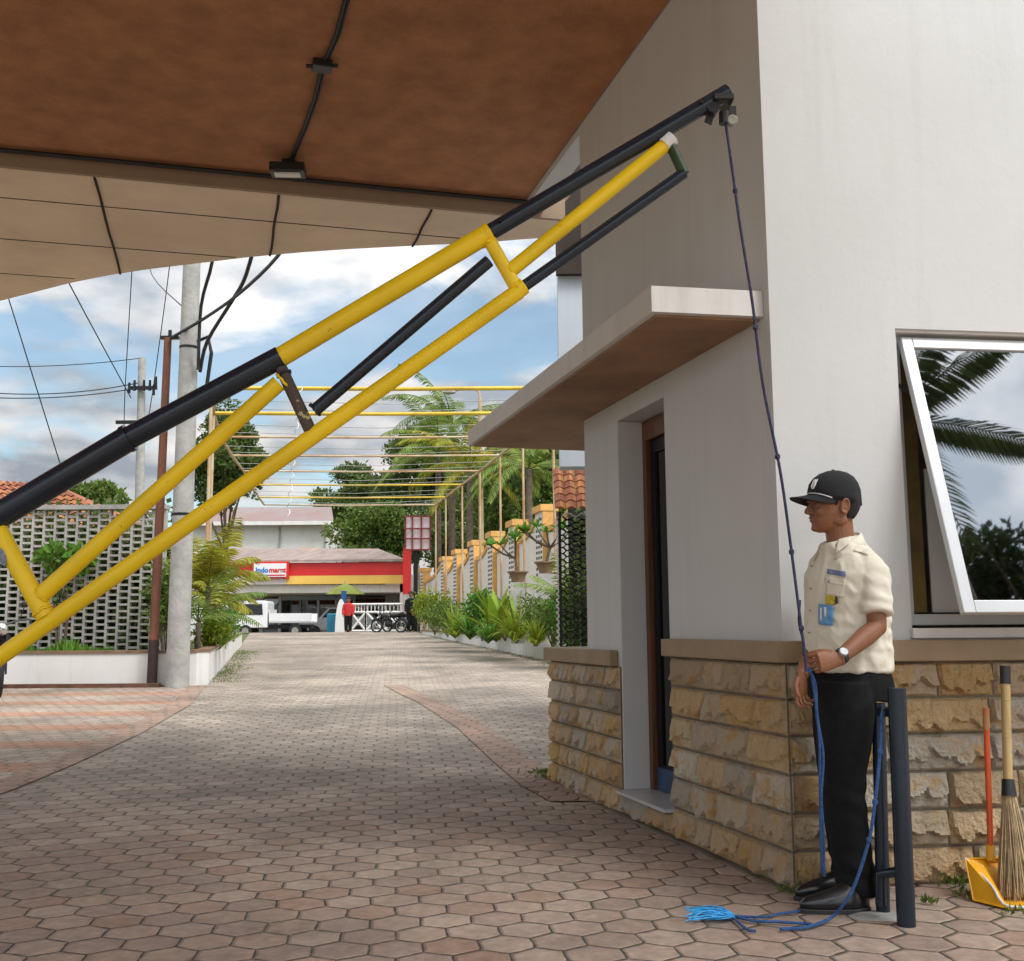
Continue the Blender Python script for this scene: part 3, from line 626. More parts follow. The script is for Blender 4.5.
# side trim where the soffit meets the house
bm = MB(); boxv(bm, WA(2.585, OFF+.0, ZC-.05), dA*1.44, nA*.16, UP*.20); build(bm, 'edge_trim', m_plaster, can)
# cable run, junction box and floodlight hang below the boards
bm = MB()
def onz(x, y, z): v = ray(x, y); return C0 + v*((z-H)/v.z)
cp = [onz(352, -60, ZC-.015), onz(345, 0, ZC-.015), onz(336, 35, ZC-.02), onz(322, 66, ZC-.015), onz(314, 100, ZC-.03), onz(303, 130, ZC-.015), onz(291, 158, ZC-.02)]
tube(bm, cp, .012, 6); tube(bm, [p + Vector((.022, 0, .004)) for p in cp], .008, 6)
top(bm, 'ceiling_cable', m_cable, 'black cable pair running along the brown ceiling down to the floodlight', 'cable')
bm = MB(); p = onz(322, 66, ZC-.03); cbox(bm, p, .12, .1, .05, .3); tube(bm, [p + Vector((-.1, 0, 0)), p + Vector((.1, 0, 0))], .014, 8)
top(bm, 'junction_box', m_plasticb, 'small black junction box clipped on the ceiling cable', 'junction box', bevel=.006)
bm = MB(); tube(bm, [WA(3.90, -8, ZC-.03), WA(3.90, -5, ZC-.035), WA(3.90, -3.2, ZC-.03), WA(3.9, -2, ZC-.03), WA(3.9, -.9, ZC-.032), WA(3.9, .0, ZC-.03)], .018, 6)
top(bm, 'edge_cable', m_cable, 'black cable along the step between brown ceiling and beige soffit', 'cable')
fl = empty('floodlight', onz(289, 176, 4.47)); tag(fl, 'small dark floodlight with a white strip lens under the ceiling step', 'lamp')
L0 = fl.location.copy()
bm = MB(); cbox(bm, L0 + Vector((0, -.04, .03)), .26, .15, .075, RA*.2); cbox(bm, L0 + Vector((0, .0, .09)), .1, .1, .06, 0); build(bm, 'housing', m_plasticb, fl, bevel=.01)
m_lens = mat('milky lens', (.75, .72, .66), .3, nscale=8, namt=.05)
bm = MB(); cbox(bm, L0 + Vector((0, -.05, -.012)), .19, .07, .012, RA*.2); build(bm, 'lens', m_lens, fl)
# rear part behind the house: pale wall strip and dark gap panel, screen block with tile coping
bm = MB(); x0 = P(558, 300, 10.2).x
box(bm, x0, x0+3.2, 10.2, 10.45, 2.62, 4.98); box(bm, P(593, 300, 10.2).x, x0+3.2, 10.2, 10.45, 0, 2.62)
top(bm, 'rear_wall', paint_mat('bluish white render', (.56, .62, .68), (.4, .4, .4), .15), 'bluish white wall strip rising just behind the guard house above the awning', 'wall')
bm = MB(); x0 = P(555, 180, 10.12).x; box(bm, x0, x0+3.6, 10.12, 10.197, 4.5, 6.8)  # added panel, its dark colour standing for shade in the opening here
build(bm, 'dark_gap_panel', mat('dark gap fill', (.035, .022, .015), .8, nscale=3, namt=.3), can)
for s_ in (-3.5, 3.4):
    bm = MB(); boxv(bm, WA(s_, -8.4, -.02), dA*.35, nA*.35, UP*(ZC+.01)); build(bm, 'column', m_plaster, can)
# ------------------------------------------------------------------ barrier boom
DB = 4.0
boom = empty('barrier_boom', (-2.86, DB, 0))
tag(boom, 'raised black and yellow tubular steel barrier boom slanting across the drive', 'barrier')
def bp(x, y, d=0): return P(x, y, DB+d)
def btube(name, p, q_, r0, m, r1=None, d=0, d1=None):
    bm = MB(); tube(bm, [bp(*p, d), bp(*q_, d if d1 is None else d1)], [r0, r1 or r0], 20)
    return build(bm, name, m, boom, smooth=False)
def smooth_by(o, ang=40):
    me = o.data
    for p in me.polygons: p.use_smooth = True
    try: me.set_sharp_from_angle(angle=radians(ang))
    except Exception: pass
R1, R2, R3, R4 = .0500, .0435, .0375, .0325
parts = []
parts.append(btube('boom_tube', (-250, 664), (129, 438), R1, m_black))
parts.append(btube('boom_tube', (127, 439), (281, 357), R2, m_black))
parts.append(btube('boom_tube', (279, 358), (489, 233), R3+.001, m_yellow))
parts.append(btube('boom_tube', (485, 235.4), (728, 92), R4, m_black))
parts.append(btube('lower_chord', (-250, 833), (519, 291), .0315, m_yellow))
parts.append(btube('lower_chord', (518, 290.5), (684, 173), .0225, m_black))
parts.append(btube('web_tube', (38, 598), (279, 383), .0315, m_yellow, d=.0))
parts.append(btube('web_tube', (314, 411), (489, 261), .0245, m_black))
parts.append(btube('web_tube', (510, 271), (668, 143), .0285, m_yellow))
parts.append(btube('strut', (-2, 530), (46, 617), .0345, m_yellow))
parts.append(btube('strut', (281, 368), (311, 432), .0235, m_peel))
parts.append(btube('strut', (488, 238), (518, 291), .0265, m_yellow))
parts.append(btube('strut', (669, 142), (684, 174), .0215, mat('dark green tape', (.02, .045, .012), .5, nscale=20, namt=.4)))
for o in parts: smooth_by(o)
# tape cap, welded joint collars
bm = MB(); tube(bm, [bp(664, 146), bp(672, 138)], .0315, 16); build(bm, 'tape_cap', m_white, boom)
for p, r in (((128, 438.6), R1+.004),):
    bm = MB(); v = (bp(281, 357)-bp(129, 438)).normalized(); tube(bm, [bp(*p)-v*.01, bp(*p)+v*.01], r, 20); smooth_by(build(bm, 'collar', m_black, boom))
for p, q_, r in (((518, 290), (524, 285.8), .034), ((486, 234.8), (490, 232.5), .041)):
    bm = MB(); tube(bm, [bp(*p), bp(*q_)], r, 16); smooth_by(build(bm, 'collar', m_yellow, boom))
# weld beads round the joints
wr_ = random.Random(2)
for (px_, py_), dv_, rr_w in (((283, 381), (bp(279, 383)-bp(38, 598)), .034), ((42, 595), (bp(279, 383)-bp(38, 598)), .034), ((489, 243), (bp(518, 291)-bp(488, 238)), .028), ((516, 286), (bp(518, 291)-bp(488, 238)), .028), ((315, 410), (bp(489, 261)-bp(314, 411)), .026), ((284, 374), (bp(311, 432)-bp(281, 368)), .026), ((43, 611), (bp(46, 617)-bp(-2, 530)), .037)):
    u_ = dv_.normalized(); a_ = u_.orthogonal().normalized(); b2_ = u_.cross(a_); cc_ = bp(px_, py_); bm = MB()
    tube(bm, [cc_ + (a_*cos(2*pi*k/26)+b2_*sin(2*pi*k/26))*rr_w + u_*wr_.uniform(-.003, .003) for k in range(27)], [.0045+wr_.uniform(-.0015, .002) for k in range(27)], 6, caps=False); build(bm, 'weld_bead', m_yellow if rr_w != .026 else m_black, boom, smooth=True)
# small oval plate on the left strut
bm = MB(); a, b_ = bp(4, 549), bp(9, 566); ax = (b_-a).normalized(); sv = Vector((ax.z, 0, -ax.x)); mid = (a+b_)/2 + Vector((0, -.0345, 0))
ring = [mid + ax*cos(2*pi*k/20)*.034 + sv*sin(2*pi*k/20)*.014 for k in range(20)]; ext(bm, ring, (0, .006, 0))
build(bm, 'oval_plate', mat('grey blue plate', (.30, .36, .42), .4, nscale=60, c2=(.08, .1, .14)), boom)
# tip bracket with pulley wheels
bm = MB(); t0 = bp(724, 95)
cbox(bm, bp(722, 102), .075, .10, .02); 
for dx_ in (-.045, .03): ext(bm, [bp(721, 106)+Vector((dx_, 0, 0)), bp(721, 106)+Vector((dx_+.03, 0, 0)), bp(721, 106)+Vector((dx_*1.3+.02, 0, -.075)), bp(721, 106)+Vector((dx_*1.3-.008, 0, -.06))], (0, .012, 0))
tube(bm, [bp(712, 109)+Vector((0, -.03, 0)), bp(712, 109)+Vector((0, .03, 0))], .026, 14); tube(bm, [bp(724, 112), bp(724, 124)], .02, 10)
build(bm, 'tip_bracket', m_plasticb, boom)
bm = MB(); tube(bm, [bp(732, 121)+Vector((0, -.015, 0)), bp(732, 121)+Vector((0, .015, 0))], [.021, .021], 18); build(bm, 'pulley_wheel', mat('pale pulley plastic', (.30, .29, .24), .5, nscale=20, namt=.2), boom, bevel=.003)
# bolts on the tubes
for p in ((500, 226.5), (700, 108.5)):
    bm = MB(); tube(bm, [bp(*p)+Vector((0, -.034, .008)), bp(*p)+Vector((0, -.041, .009))], .008, 6); build(bm, 'bolt', m_dkmetal, boom)
bm = MB(); box(bm, -3.04, -2.68, DB-.14, DB+.14, 0, 1.12); boxv(bm, (-3.14, DB-.2, 0), (.56, 0, 0), (0, .4, 0), (0, 0, .06)); build(bm, 'pivot_post', m_black, boom, bevel=.01)
# ------------------------------------------------------------------ ropes
m_rope = mat('navy cord', (.02, .022, .07), .8, nscale=60, c2=(.08, .08, .16), bump=.8, bscale=200)
m_rope2 = mat('blue cord', (.02, .07, .22), .75, nscale=60, c2=(.05, .14, .36), bump=.8, bscale=200)
m_rope3 = mat('bright blue raffia', (.03, .30, .70), .7, nscale=40, c2=(.06, .42, .8))
def spline(ps, k=6):
    out = []
    for i in range(len(ps)-1):
        p0, p1, p2, p3 = ps[max(i-1, 0)], ps[i], ps[i+1], ps[min(i+2, len(ps)-1)]
        for j in range(k):
            t = j/k
            out.append(.5*((2*p1) + (p2-p0)*t + (2*p0-5*p1+4*p2-p3)*t*t + (3*p1-p0-3*p2+p3)*t**3))
    return out + [ps[-1]]
bm = MB()
rp_ = [(724, 112, 4.0), (731, 160, 4.0), (740, 225, 4.01), (752, 300, 4.03), (763, 385, 4.06), (780, 470, 4.09), (790, 540, 4.12), (799, 610, 4.13), (805, 656, 4.14), (806, 672, 4.14)]
path = spline([P(*a) for a in rp_]); tube(bm, path, .0058, 8)
for k in (9, 20, 29, 37, 44): 
    if k < len(path): ball(bm, path[k], .012, 1, 1, 1.3, 1)
for a, b_ in (((806, 660), (806, 612)),):                       # doubled length near the hand
    tube(bm, spline([P(804, 656, 4.15), P(803, 640, 4.14), P(799, 622, 4.14), P(800, 600, 4.14)]), .005, 6)
top(bm, 'pull_rope', m_rope, 'long dark blue pull rope hanging from the boom tip to the hand of the guard', 'rope')
bm = MB()
r2p = [(808, 668, 4.15), (815, 684, 4.17), (817, 716, 4.18), (823, 756, 4.20), (821, 796, 4.22), (823, 830, 4.25), (824, 876, 4.30)]
tube(bm, spline([P(*a) for a in r2p]), .0062, 7)
r3 = [(810, 668, 4.155), (814, 690, 4.17), (819, 735, 4.18), (820, 790, 4.22), (821, 840, 4.25), (822, 872, 4.30)]
tube(bm, spline([P(*a) for a in r3]), .005, 6)
top(bm, 'rope_tail', m_rope2, 'bright blue rope tail falling in front of the black trousers of the guard', 'rope')
def gp(x, y, up_=.012):
    v = ray(x, y); return C0 + v*((up_-H)/v.z)
bm = MB()
r4 = [P(886, 708, 4.22), P(882, 712, 4.20), P(880, 752, 4.17), P(875, 802, 4.15), P(869, 840, 4.15), P(855, 884, 4.17), P(845, 902, 4.18), P(832, 917, 4.21), gp(808, 927), gp(780, 929)]
tube(bm, spline(r4), .0065, 8)
for f_ in (12, 18, 24): ball(bm, spline(r4)[f_], .012, 1, 1, 1.2, 1)
tube(bm, spline([gp(812, 924), gp(780, 922), gp(755, 921), gp(733, 916)]), .0055, 6)
tube(bm, spline([gp(800, 911), gp(778, 914), gp(765, 917), gp(733, 916)]), .005, 6)
tube(bm, spline([gp(733, 917), gp(740, 924), gp(748, 930), gp(756, 931)]), .0055, 6)
top(bm, 'post_rope', m_rope2, 'blue rope from the black post hook curving down over the shoes onto the paving', 'rope')
bm = MB(); rr_ = random.Random(5)
for i in range(46):
    s_ = gp(733+rr_.uniform(-3, 2), 916+rr_.uniform(-2, 2), .012+rr_.random()*.01)
    e_ = gp(rr_.uniform(684, 716), rr_.uniform(907, 921), .008+rr_.random()*.018); m_ = (s_+e_)/2 + Vector((rr_.uniform(-.01, .01), rr_.uniform(-.02, .02), rr_.random()*.02))
    tube(bm, spline([s_, m_, e_], 3), .0022, 4)
top(bm, 'frayed_twine', m_rope3, 'frayed tuft of light blue twine lying on the paving left of the shoes', 'twine')
# ------------------------------------------------------------------ black rest post
bt = empty('rest_post', P(905, 926, 4.17)); bt.location.z = 0
tag(bt, 'black steel double post with a crosspiece standing right of the guard', 'post')
bm = MB(); a_, b_ = P(896.5, 688, 4.17), P(906.5, 927, 4.17); b_.z = -.02; tube(bm, [b_, a_], .034, 20); smooth_by(build(bm, 'upright', m_black, bt))
bm = MB(); a_, b_ = P(878.5, 703, 4.33), P(883, 914, 4.33); b_.z = -.02; tube(bm, [b_, a_], .026, 18); smooth_by(build(bm, 'upright', m_black, bt))
bm = MB(); cpz = P(883, 873, 4.33)
tube(bm, [P(881, 905, 4.25), P(881, 874, 4.25), P(899, 872, 4.18)], .021, 12); smooth_by(build(bm, 'crosspiece', m_black, bt))
bm = MB(); cbox(bm, P(886, 712, 4.22), .055, .05, .035); build(bm, 'hook_plate', m_black, bt, bevel=.004)
bm = MB(); 
for i in range(14):
    a = 2*pi*i/14; 
ball(bm, Vector((P(880, 912, 4.3).x+.01, 4.30, -.005)), .09, 1.5, .8, .2, 3)
top(bm, 'cement_patch', m_conc, 'low whitish cement patch around the foot of the rear black upright', 'cement patch')
# ------------------------------------------------------------------ broom
br = empty('broom', P(1015, 898, 4.52)); br.location.z = 0
tag(br, 'long straw broom with bamboo handle and black grip leaning on the stone wall', 'broom')
A0, A1, A2 = P(1005, 666, 4.62), P(1008, 780, 4.585), P(1009, 796, 4.575)
m_bamboo = mat('bamboo', (.52, .37, .16), .5, nscale=4, namt=.25, stretch=(5, 5, 1))
m_straw = mat('straw', (.42, .31, .18), .85, nscale=30, namt=.3, island=.35)
bm = MB(); tube(bm, [A0 + (A1-A0)*.02, A1], .0185, 14)
for f_ in (.3, .62): pz = A0.lerp(A1, f_); ball(bm, pz, .0205, 1, 1, .25, 2)
smooth_by(build(bm, 'handle', m_bamboo, br))
bm = MB(); tube(bm, [A0, A0.lerp(A1, .16)], .021, 14); smooth_by(build(bm, 'grip', m_plasticb, br))
bm = MB(); tube(bm, [A1.lerp(A2, -.05), A1.lerp(A2, 1)], [.024, .03], 14); smooth_by(build(bm, 'ferrule', m_plasticb, br))
bm = MB(); rr_ = random.Random(8)
for i in range(330):
    a = rr_.random()*2*pi; r = sqrt(rr_.random())
    s_ = A2 + Vector((cos(a)*r*.024, sin(a)*r*.02, .01)); low = rr_.uniform(.0, .07)
    e_ = Vector((P(1019, 898, 4.5).x + cos(a)*r*.085 + rr_.gauss(0, .006), 4.50 + sin(a)*r*.05, low*.6+.008))
    m_ = s_.lerp(e_, .5) + Vector((rr_.gauss(0, .006)-.005*cos(a), rr_.gauss(0, .005), 0))
    tube(bm, spline([s_, m_, e_], 2), [.0030, .003, .0026, .0022, .0016], 3, caps=False)
build(bm, 'bristles', m_straw, br)
# ------------------------------------------------------------------ dustpan
dp = empty('dustpan', P(990, 895, 4.5)); dp.location.z = 0
tag(dp, 'yellow plastic dustpan with long orange handle standing beside the broom', 'dustpan')
m_pan = mat('orange yellow plastic', (.80, .38, .015), .4, nscale=5, namt=.12); m_orh = mat('orange pole', (.70, .10, .015), .4, nscale=8, namt=.15)
pb = [P(973, 893, 4.50), P(1009, 903, 4.36), P(1060, 903, 4.40), P(1040, 890, 4.62)]
for p in pb: p.z = .006
tl, tr = P(965, 858, 4.58), P(1001, 856, 4.68); tr2 = P(1035, 858, 4.68)
bm = MB()
def plate(*ps, th=.004):
    n_ = (ps[1]-ps[0]).cross(ps[2]-ps[0]).normalized()*th; ext(bm, list(ps), n_)
plate(pb[0], pb[1], pb[2], pb[3])
plate(pb[0], tl, tr, pb[3]); plate(tr, tr2, pb[2]+Vector((0, .1, .02)), pb[3]); plate(tl, tr, tr2)
plate(pb[0], pb[1], P(985, 866, 4.56), tl)
build(bm, 'pan', m_pan, dp)
bm = MB(); tube(bm, spline([tl, P(975, 868, 4.55), P(992, 886, 4.45), pb[1]+Vector((0, 0, .012)), pb[2]+Vector((0, 0, .012))], 4), .005, 8); build(bm, 'rim', m_white, dp)
bm = MB(); tube(bm, [P(991, 856, 4.62), P(987.5, 760, 4.66), P(986, 712, 4.69)], .0125, 12); smooth_by(build(bm, 'handle', m_orh, dp))
bm = MB(); tube(bm, [P(986.3, 730, 4.68), P(986, 708, 4.69)], .0138, 12); smooth_by(build(bm, 'handle_tip', mat('greenish sleeve', (.22, .30, .12), .5, nscale=9, c2=(.6, .15, .05)), dp))
bm = MB(); tube(bm, [P(991, 862, 4.60), P(990.5, 846, 4.63)], .018, 12); build(bm, 'socket', m_pan, dp)
# ------------------------------------------------------------------ the guard
GY = 4.47
guard = empty('person', (1.31, GY, 0))
tag(guard, 'man in cream short-sleeved uniform shirt, black trousers and black cap holding the rope', 'person')
def q(x, y, dy=0): return P(x, y, GY+dy)
YAW = radians(25); fd = Vector((-cos(YAW), -sin(YAW), 0)); lf = Vector((-fd.y, fd.x, 0))     # facing, his left
def remeshed(bm, voxel, smooth_it=3):
    bmesh.ops.recalc_face_normals(bm, faces=bm.faces)
    me = bpy.data.meshes.new('tmp'); bm.to_mesh(me); bm.free()
    o = bpy.data.objects.new('tmp', me); col.objects.link(o)
    r = o.modifiers.new('r', 'REMESH'); r.mode = 'VOXEL'; r.voxel_size = voxel; r.adaptivity = 0
    if smooth_it: s_ = o.modifiers.new('s', 'SMOOTH'); s_.factor = .5; s_.iterations = smooth_it
    dg = bpy.context.evaluated_depsgraph_get(); m2 = bpy.data.meshes.new_from_object(o.evaluated_get(dg))
    bpy.data.objects.remove(o); bpy.data.meshes.remove(me)
    out = MB(); out.from_mesh(m2); bpy.data.meshes.remove(m2); return out
def hand(bm, W, d, n, s, curls, size=1.0, thumb=(.6, .5)):
    """palm from wrist W along d, palm faces n, thumb on side s; curls = three joint angles per finger"""
    d, n, s = d.normalized(), n.normalized(), s.normalized()
    L = .088*size
    rings = []
    for k, (t, w, h_) in enumerate(((-.02, .027, .020), (.01, .030, .019), (.035, .037, .018), (.065, .041, .016), (.088, .040, .013))):
        cc = W + d*t*size
        rings.append([cc + s*cos(2*pi*i/14)*w*size + n*sin(2*pi*i/14)*h_*size for i in range(14)])
    loft(bm, rings)
    lens = [(.040, .024, .020), (.044, .027, .021), (.041, .025, .020), (.032, .020, .018)]
    for i in range(4):
        p = W + d*(.080 if i < 3 else .074)*size + s*(.0315 - .0210*i)*size; dd = d.copy(); pts_ = [p - d*.02, p]
        ang = 0
        for L_, c_ in zip(lens[i], curls[i] if isinstance(curls[0], (list, tuple)) else curls):
            ang += c_; dd = (d*cos(ang) + n*sin(ang)); p = p + dd*L_*size; pts_.append(p)
        tube(bm, pts_, [.0085*size, .0084*size, .0080*size, .0072*size, .0058*size], 10)
    tb = W + d*.02*size + s*.026*size
    a1, a2 = thumb
    p1 = tb + (d*.6 + s*.75*a1 + n*.35*a2).normalized()*.038*size; p2 = p1 + (d*.85 + s*.2*a1 + n*.6*a2).normalized()*.030*size; p3 = p2 + (d*.8 - s*.15 + n*.75*a2).normalized()*.022*size
    tube(bm, [tb-d*.01, tb, p1, p2, p3], [.013*size, .0145*size, .0115*size, .0105*size, .008*size], 10)
# head frame
hy = radians(6); hf = Vector((-cos(hy), -sin(hy), -.02)).normalized(); hl = Vector((-hf.y, hf.x, 0)).normalized()
HA = q(834.5, 512); HA.z = 0
def hp(f_, l, z): return HA + hf*f_ + hl*l + UP*z
def head_rings(g=0.0, rows=None):
    out = []
    for z, f_, b_, w in rows:
        cx, rx = (f_-b_)/2, (f_+b_)/2 + g; ring = []
        for k in range(28):
            a = 2*pi*k/28; ca, sa = cos(a), sin(a); e_ = 2.25
            ring.append(hp(cx + rx*math.copysign(abs(ca)**(2/e_), ca), (w+g)*math.copysign(abs(sa)**(2/e_), sa), z))
        out.append(ring)
    return out
HR = [(1.482, .070, -.040, .020), (1.488, .088, -.02, .034), (1.50, .095, .01, .046), (1.518, .097, .045, .058), (1.535, .098, .068, .065), (1.555, .098, .082, .070), (1.58, .096, .092, .073), (1.60, .093, .097, .0745), (1.618, .100, .099, .0755), (1.64, .101, .098, .076), (1.665, .094, .092, .074), (1.69, .078, .078, .064), (1.71, .052, .055, .045), (1.722, .02, .025, .02)]
bm = MB(); loft(bm, head_rings(0, HR))
Rh = Matrix((hf, hl, hf.cross(hl))).transposed()
def hb(f_, l, z, r, a, b_, c_): ball(bm, hp(f_, l, z), r, a, b_, c_, 2, Rh)
# nose: bridge, tip, wings
tube(bm, [hp(.094, 0, 1.612), hp(.103, 0, 1.597), hp(.114, 0, 1.578), hp(.119, 0, 1.570)], [.007, .0085, .0105, .011], 10)
hb(.118, 0, 1.568, .0125, 1, 1, .85); hb(.104, .012, 1.564, .010, 1.1, .8, .8); hb(.104, -.012, 1.564, .010, 1.1, .8, .8)
# brow, lips, chin, cheeks, jaw
hb(.094, .028, 1.616, .016, .8, 1.5, .45); hb(.094, -.028, 1.616, .016, .8, 1.5, .45)
hb(.0985, 0, 1.5445, .0135, .95, 1.6, .45); hb(.097, 0, 1.531, .0125, .95, 1.4, .55); hb(.087, 0, 1.5, .020, .8, 1.1, .75)
hb(.075, .036, 1.565, .024, .9, .8, 1); hb(.075, -.036, 1.565, .024, .9, .8, 1); hb(.0, .058, 1.528, .026, 1.2, .5, .9); hb(0, -.058, 1.528, .026, 1.2, .5, .9)
for sgn in (1, -1):
    hb(.083, .031*sgn, 1.598, .0125, .9, 1.1, .8)
    # ear: rim loop and lobe
    ec = hp(-.012, .078*sgn, 1.582)
    loop = [ec + hf*(cos(a)*.016 - .3*sin(a)*.010) + UP*sin(a)*.029 + hl*sgn*(.006+.004*sin(a)) for a in [2*pi*i/12 for i in range(13)]]
    tube(bm, loop, .0052, 6); ball(bm, ec + hl*sgn*.001, .02, .8, .35, 1.25, 2, Rh); ball(bm, ec - UP*.026 + hf*.004 + hl*sgn*.005, .009, 1, .6, 1, 2, Rh)
# neck and inner torso
tube(bm, [q(846, 566), q(843, 552), q(840, 537), q(838, 520)], [.074, .060, .056, .058], 20)
TC = lambda px, z: Vector((P(px, 600, GY).x, GY, z))
tor = [(847, .90, .09, .12), (846, 1.05, .11, .14), (847, 1.2, .115, .15), (848, 1.3, .10, .13), (847, 1.35, .075, .09), (845, 1.40, .055, .06)]
rot = atan2(fd.y, fd.x)
loft(bm, [ering(TC(px, z), rx, ry, rot, 24, 2.3) for px, z, rx, ry in tor])
# arms
shL = TC(848, 1.355) + lf*.152; elL = P(877, 627, 4.275); wrL = P(838, 659, 4.155)
shR = TC(846, 1.355) - lf*.165; elR = P(823, 628, 4.62); wrR = P(801.5, 676, 4.42)
tube(bm, [shL-UP*.055-(shL-TC(847, shL.z)).normalized()*.03, shL.lerp(elL, .5), elL], [.036, .040, .037], 18); ball(bm, elL, .037, 1, 1, 1, 3)
tube(bm, [elL, elL.lerp(wrL, .3), elL.lerp(wrL, .7), wrL], [.036, .039, .031, .025], 18)
tube(bm, [shR-UP*.055-(shR-TC(847, shR.z)).normalized()*.03, shR.lerp(elR, .5), elR], [.038, .044, .041], 18); ball(bm, elR, .041, 1, 1, 1, 3)
tube(bm, [elR, elR.lerp(wrR, .3), elR.lerp(wrR, .7), wrR], [.040, .043, .033, .026], 18)
# left hand closed around the rope, right hand hanging with bent fingers
dL = (P(806, 664, 4.12) - wrL).normalized(); nL = Vector((.15, 1, -.15)); nL = (nL - dL*nL.dot(dL)).normalized(); sL = dL.cross(nL)
if sL.z < 0: sL = -sL
hand(bm, wrL, dL, nL, sL, [(.75, 1.45, .9), (.85, 1.45, .9), (.95, 1.45, .95), (1.05, 1.4, .95)], .98, (.35, .9))
dR = Vector((-.12, -.10, -1)); nR = Vector((.55, -.8, 0)); nR = (nR - dR.normalized()*nR.dot(dR.normalized())).normalized(); sR = dR.cross(nR)
if sR.dot(fd) < 0: sR = -sR
hand(bm, wrR, dR, nR, sR, [(.25, .6, .45), (.35, .75, .5), (.45, .85, .55), (.55, .9, .6)], .92, (.5, .6))
# legs and feet
hipL, hipR = TC(848, .9)+lf*.085, TC(846, .9)-lf*.085
knL, knR = P(846, 790, 4.40), P(842, 790, 4.58); anL, anR = P(857, 888, 4.38), P(848, 882, 4.60)
for h_, k_, a_ in ((hipL, knL, anL), (hipR, knR, anR)):
    tube(bm, [h_, h_.lerp(k_, .5), k_, k_.lerp(a_, .4), a_], [.052, .05, .042, .04, .032], 18)
    f0 = Vector((a_.x, a_.y, .05)); tube(bm, [a_, f0, f0+Vector((-.06, 0, -.01)), f0+Vector((-.12, 0, -.015))], [.036, .032, .028, .02], 12)
m_skin = mat('brown skin', (.245, .10, .048), .5, nscale=16, namt=.09, bump=.18, bscale=120, spec=.4)
m_skin.node_tree.nodes['Principled BSDF'].inputs['Subsurface Weight'].default_value = .08
m_skin.node_tree.nodes['Principled BSDF'].inputs['Subsurface Radius'].default_value = (.02, .008, .004)
m_lip = mat('lips', (.17, .05, .04), .45, nscale=40, namt=.1); m_eye = mat('eye dark', (.012, .010, .009), .2, nscale=40, namt=.2); m_eyew = mat('eye white', (.5, .46, .42), .3, nscale=40, namt=.1)
m_brow = mat('brow hair', (.02, .014, .011), .9, nscale=60, namt=.3); m_nail = mat('nail', (.5, .3, .22), .35, nscale=40, namt=.1)
bm = remeshed(bm, .0029, 1)
eyeL, eyeR = hp(.093, .031, 1.598), hp(.093, -.031, 1.598)
for f_ in bm.faces:
    cc = f_.calc_center_median(); dz = cc - HA; fz, lz, z = dz.dot(hf), dz.dot(hl), cc.z
    if 1.48 < z < 1.7 and fz > .06:
        if abs(lz) < .022 - abs(z-1.5375)*.9 and abs(z-1.538) < .010 and fz > .09: f_.material_index = 1
        for sgn in (1, -1):
            e1, e2 = (lz-.031*sgn)/.0145, (z-1.5985)/.0052
            if e1*e1+e2*e2 < 1: f_.material_index = 2 if abs(lz-.033*sgn) < .0062 or e2 > .45 else 3
            if abs(lz-.031*sgn) < .019 and abs(z-(1.6165+.003*cos((lz-.031*sgn)*80))) < .0035: f_.material_index = 4
build(bm, 'body', [m_skin, m_lip, m_eye, m_eyew, m_brow], guard, smooth=True)
# hair below the cap
bm = MB()
rows = [(1.535, .0, .074, .062), (1.55, -.0, .086, .069), (1.575, -.008, .099, .0755), (1.60, .0, .105, .079), (1.625, .03, .106, .081), (1.66, .05, .10, .08)]
rings = []
for z, f_, b_, w in rows:
    ring = []
    for k in range(28):
        a = 2*pi*k/28; ca, sa = cos(a), sin(a); cx, rx = (f_-b_)/2, (f_+b_)/2
        ring.append(hp(cx + rx*math.copysign(abs(ca)**.8, ca), (w)*sa, z))
    rings.append(ring)
loft(bm, rings)
bmesh.ops.create_icosphere(bm, subdivisions=1, radius=.001, matrix=Matrix.Translation(hp(0, 0, 1.6)))
m_hair = mat('black hair', (.012, .010, .009), .75, nscale=80, namt=.4, bump=.6, bscale=260)
# keep only a thin back/side shell in front of which the ears stay free
for v in list(bm.verts):
    dz = v.co - HA
    if dz.dot(hf) > .035 and abs(dz.dot(hl)) < .06: pass
for sgn in (1, -1): ball(bm, hp(.022, .0745*sgn, 1.610), .012, .9, .35, 1.9, 2, Rh)
build(bm, 'hair', m_hair, guard, smooth=True)
# cap: crown dome and curved peak
m_cap = mat('black cap cloth', (.010, .010, .012), .85, nscale=120, namt=.3, bump=.4, bscale=400)
bm = MB()
CR = [(1.612, .085, .112, .085), (1.63, .104, .112, .087), (1.655, .108, .11, .0865), (1.685, .100, .100, .081), (1.71, .082, .084, .069), (1.728, .056, .06, .049), (1.738, .026, .03, .025), (1.7405, .006, .01, .006)]
ringsC = head_rings(0, CR)
# lower the back of the crown a little
for k, rg in enumerate(ringsC[:2]):
    ringsC[k] = [p - UP*(.018 if k == 0 else .008)*max(0, -(p-HA).dot(hf))/.11 for p in rg]
loft(bm, ringsC, caps=True)
ball(bm, hp(-.002, 0, 1.742), .007, 1, 1, .5, 2)
cap = build(bm, 'cap', m_cap, guard, smooth=True)
bm = MB(); top_, bot_ = [], []
nu, nv = 17, 9
def brim(u, v):                       # u across -1..1, v out 0..1
    ang = u*1.22; base = hp(-.004 + .106*cos(ang), .085*sin(ang), 0)
    out = .086*(cos(u*1.45)**.55 if abs(u) < 1 else 0); f_ = out*v
    return base + hf*f_ + UP*(1.640 - .030*(u*u) - .020*v + .008*v*v - .006*(u*u)*v)
g0 = [[bm.verts.new(brim(-1+2*i/(nu-1), j/(nv-1))) for i in range(nu)] for j in range(nv)]
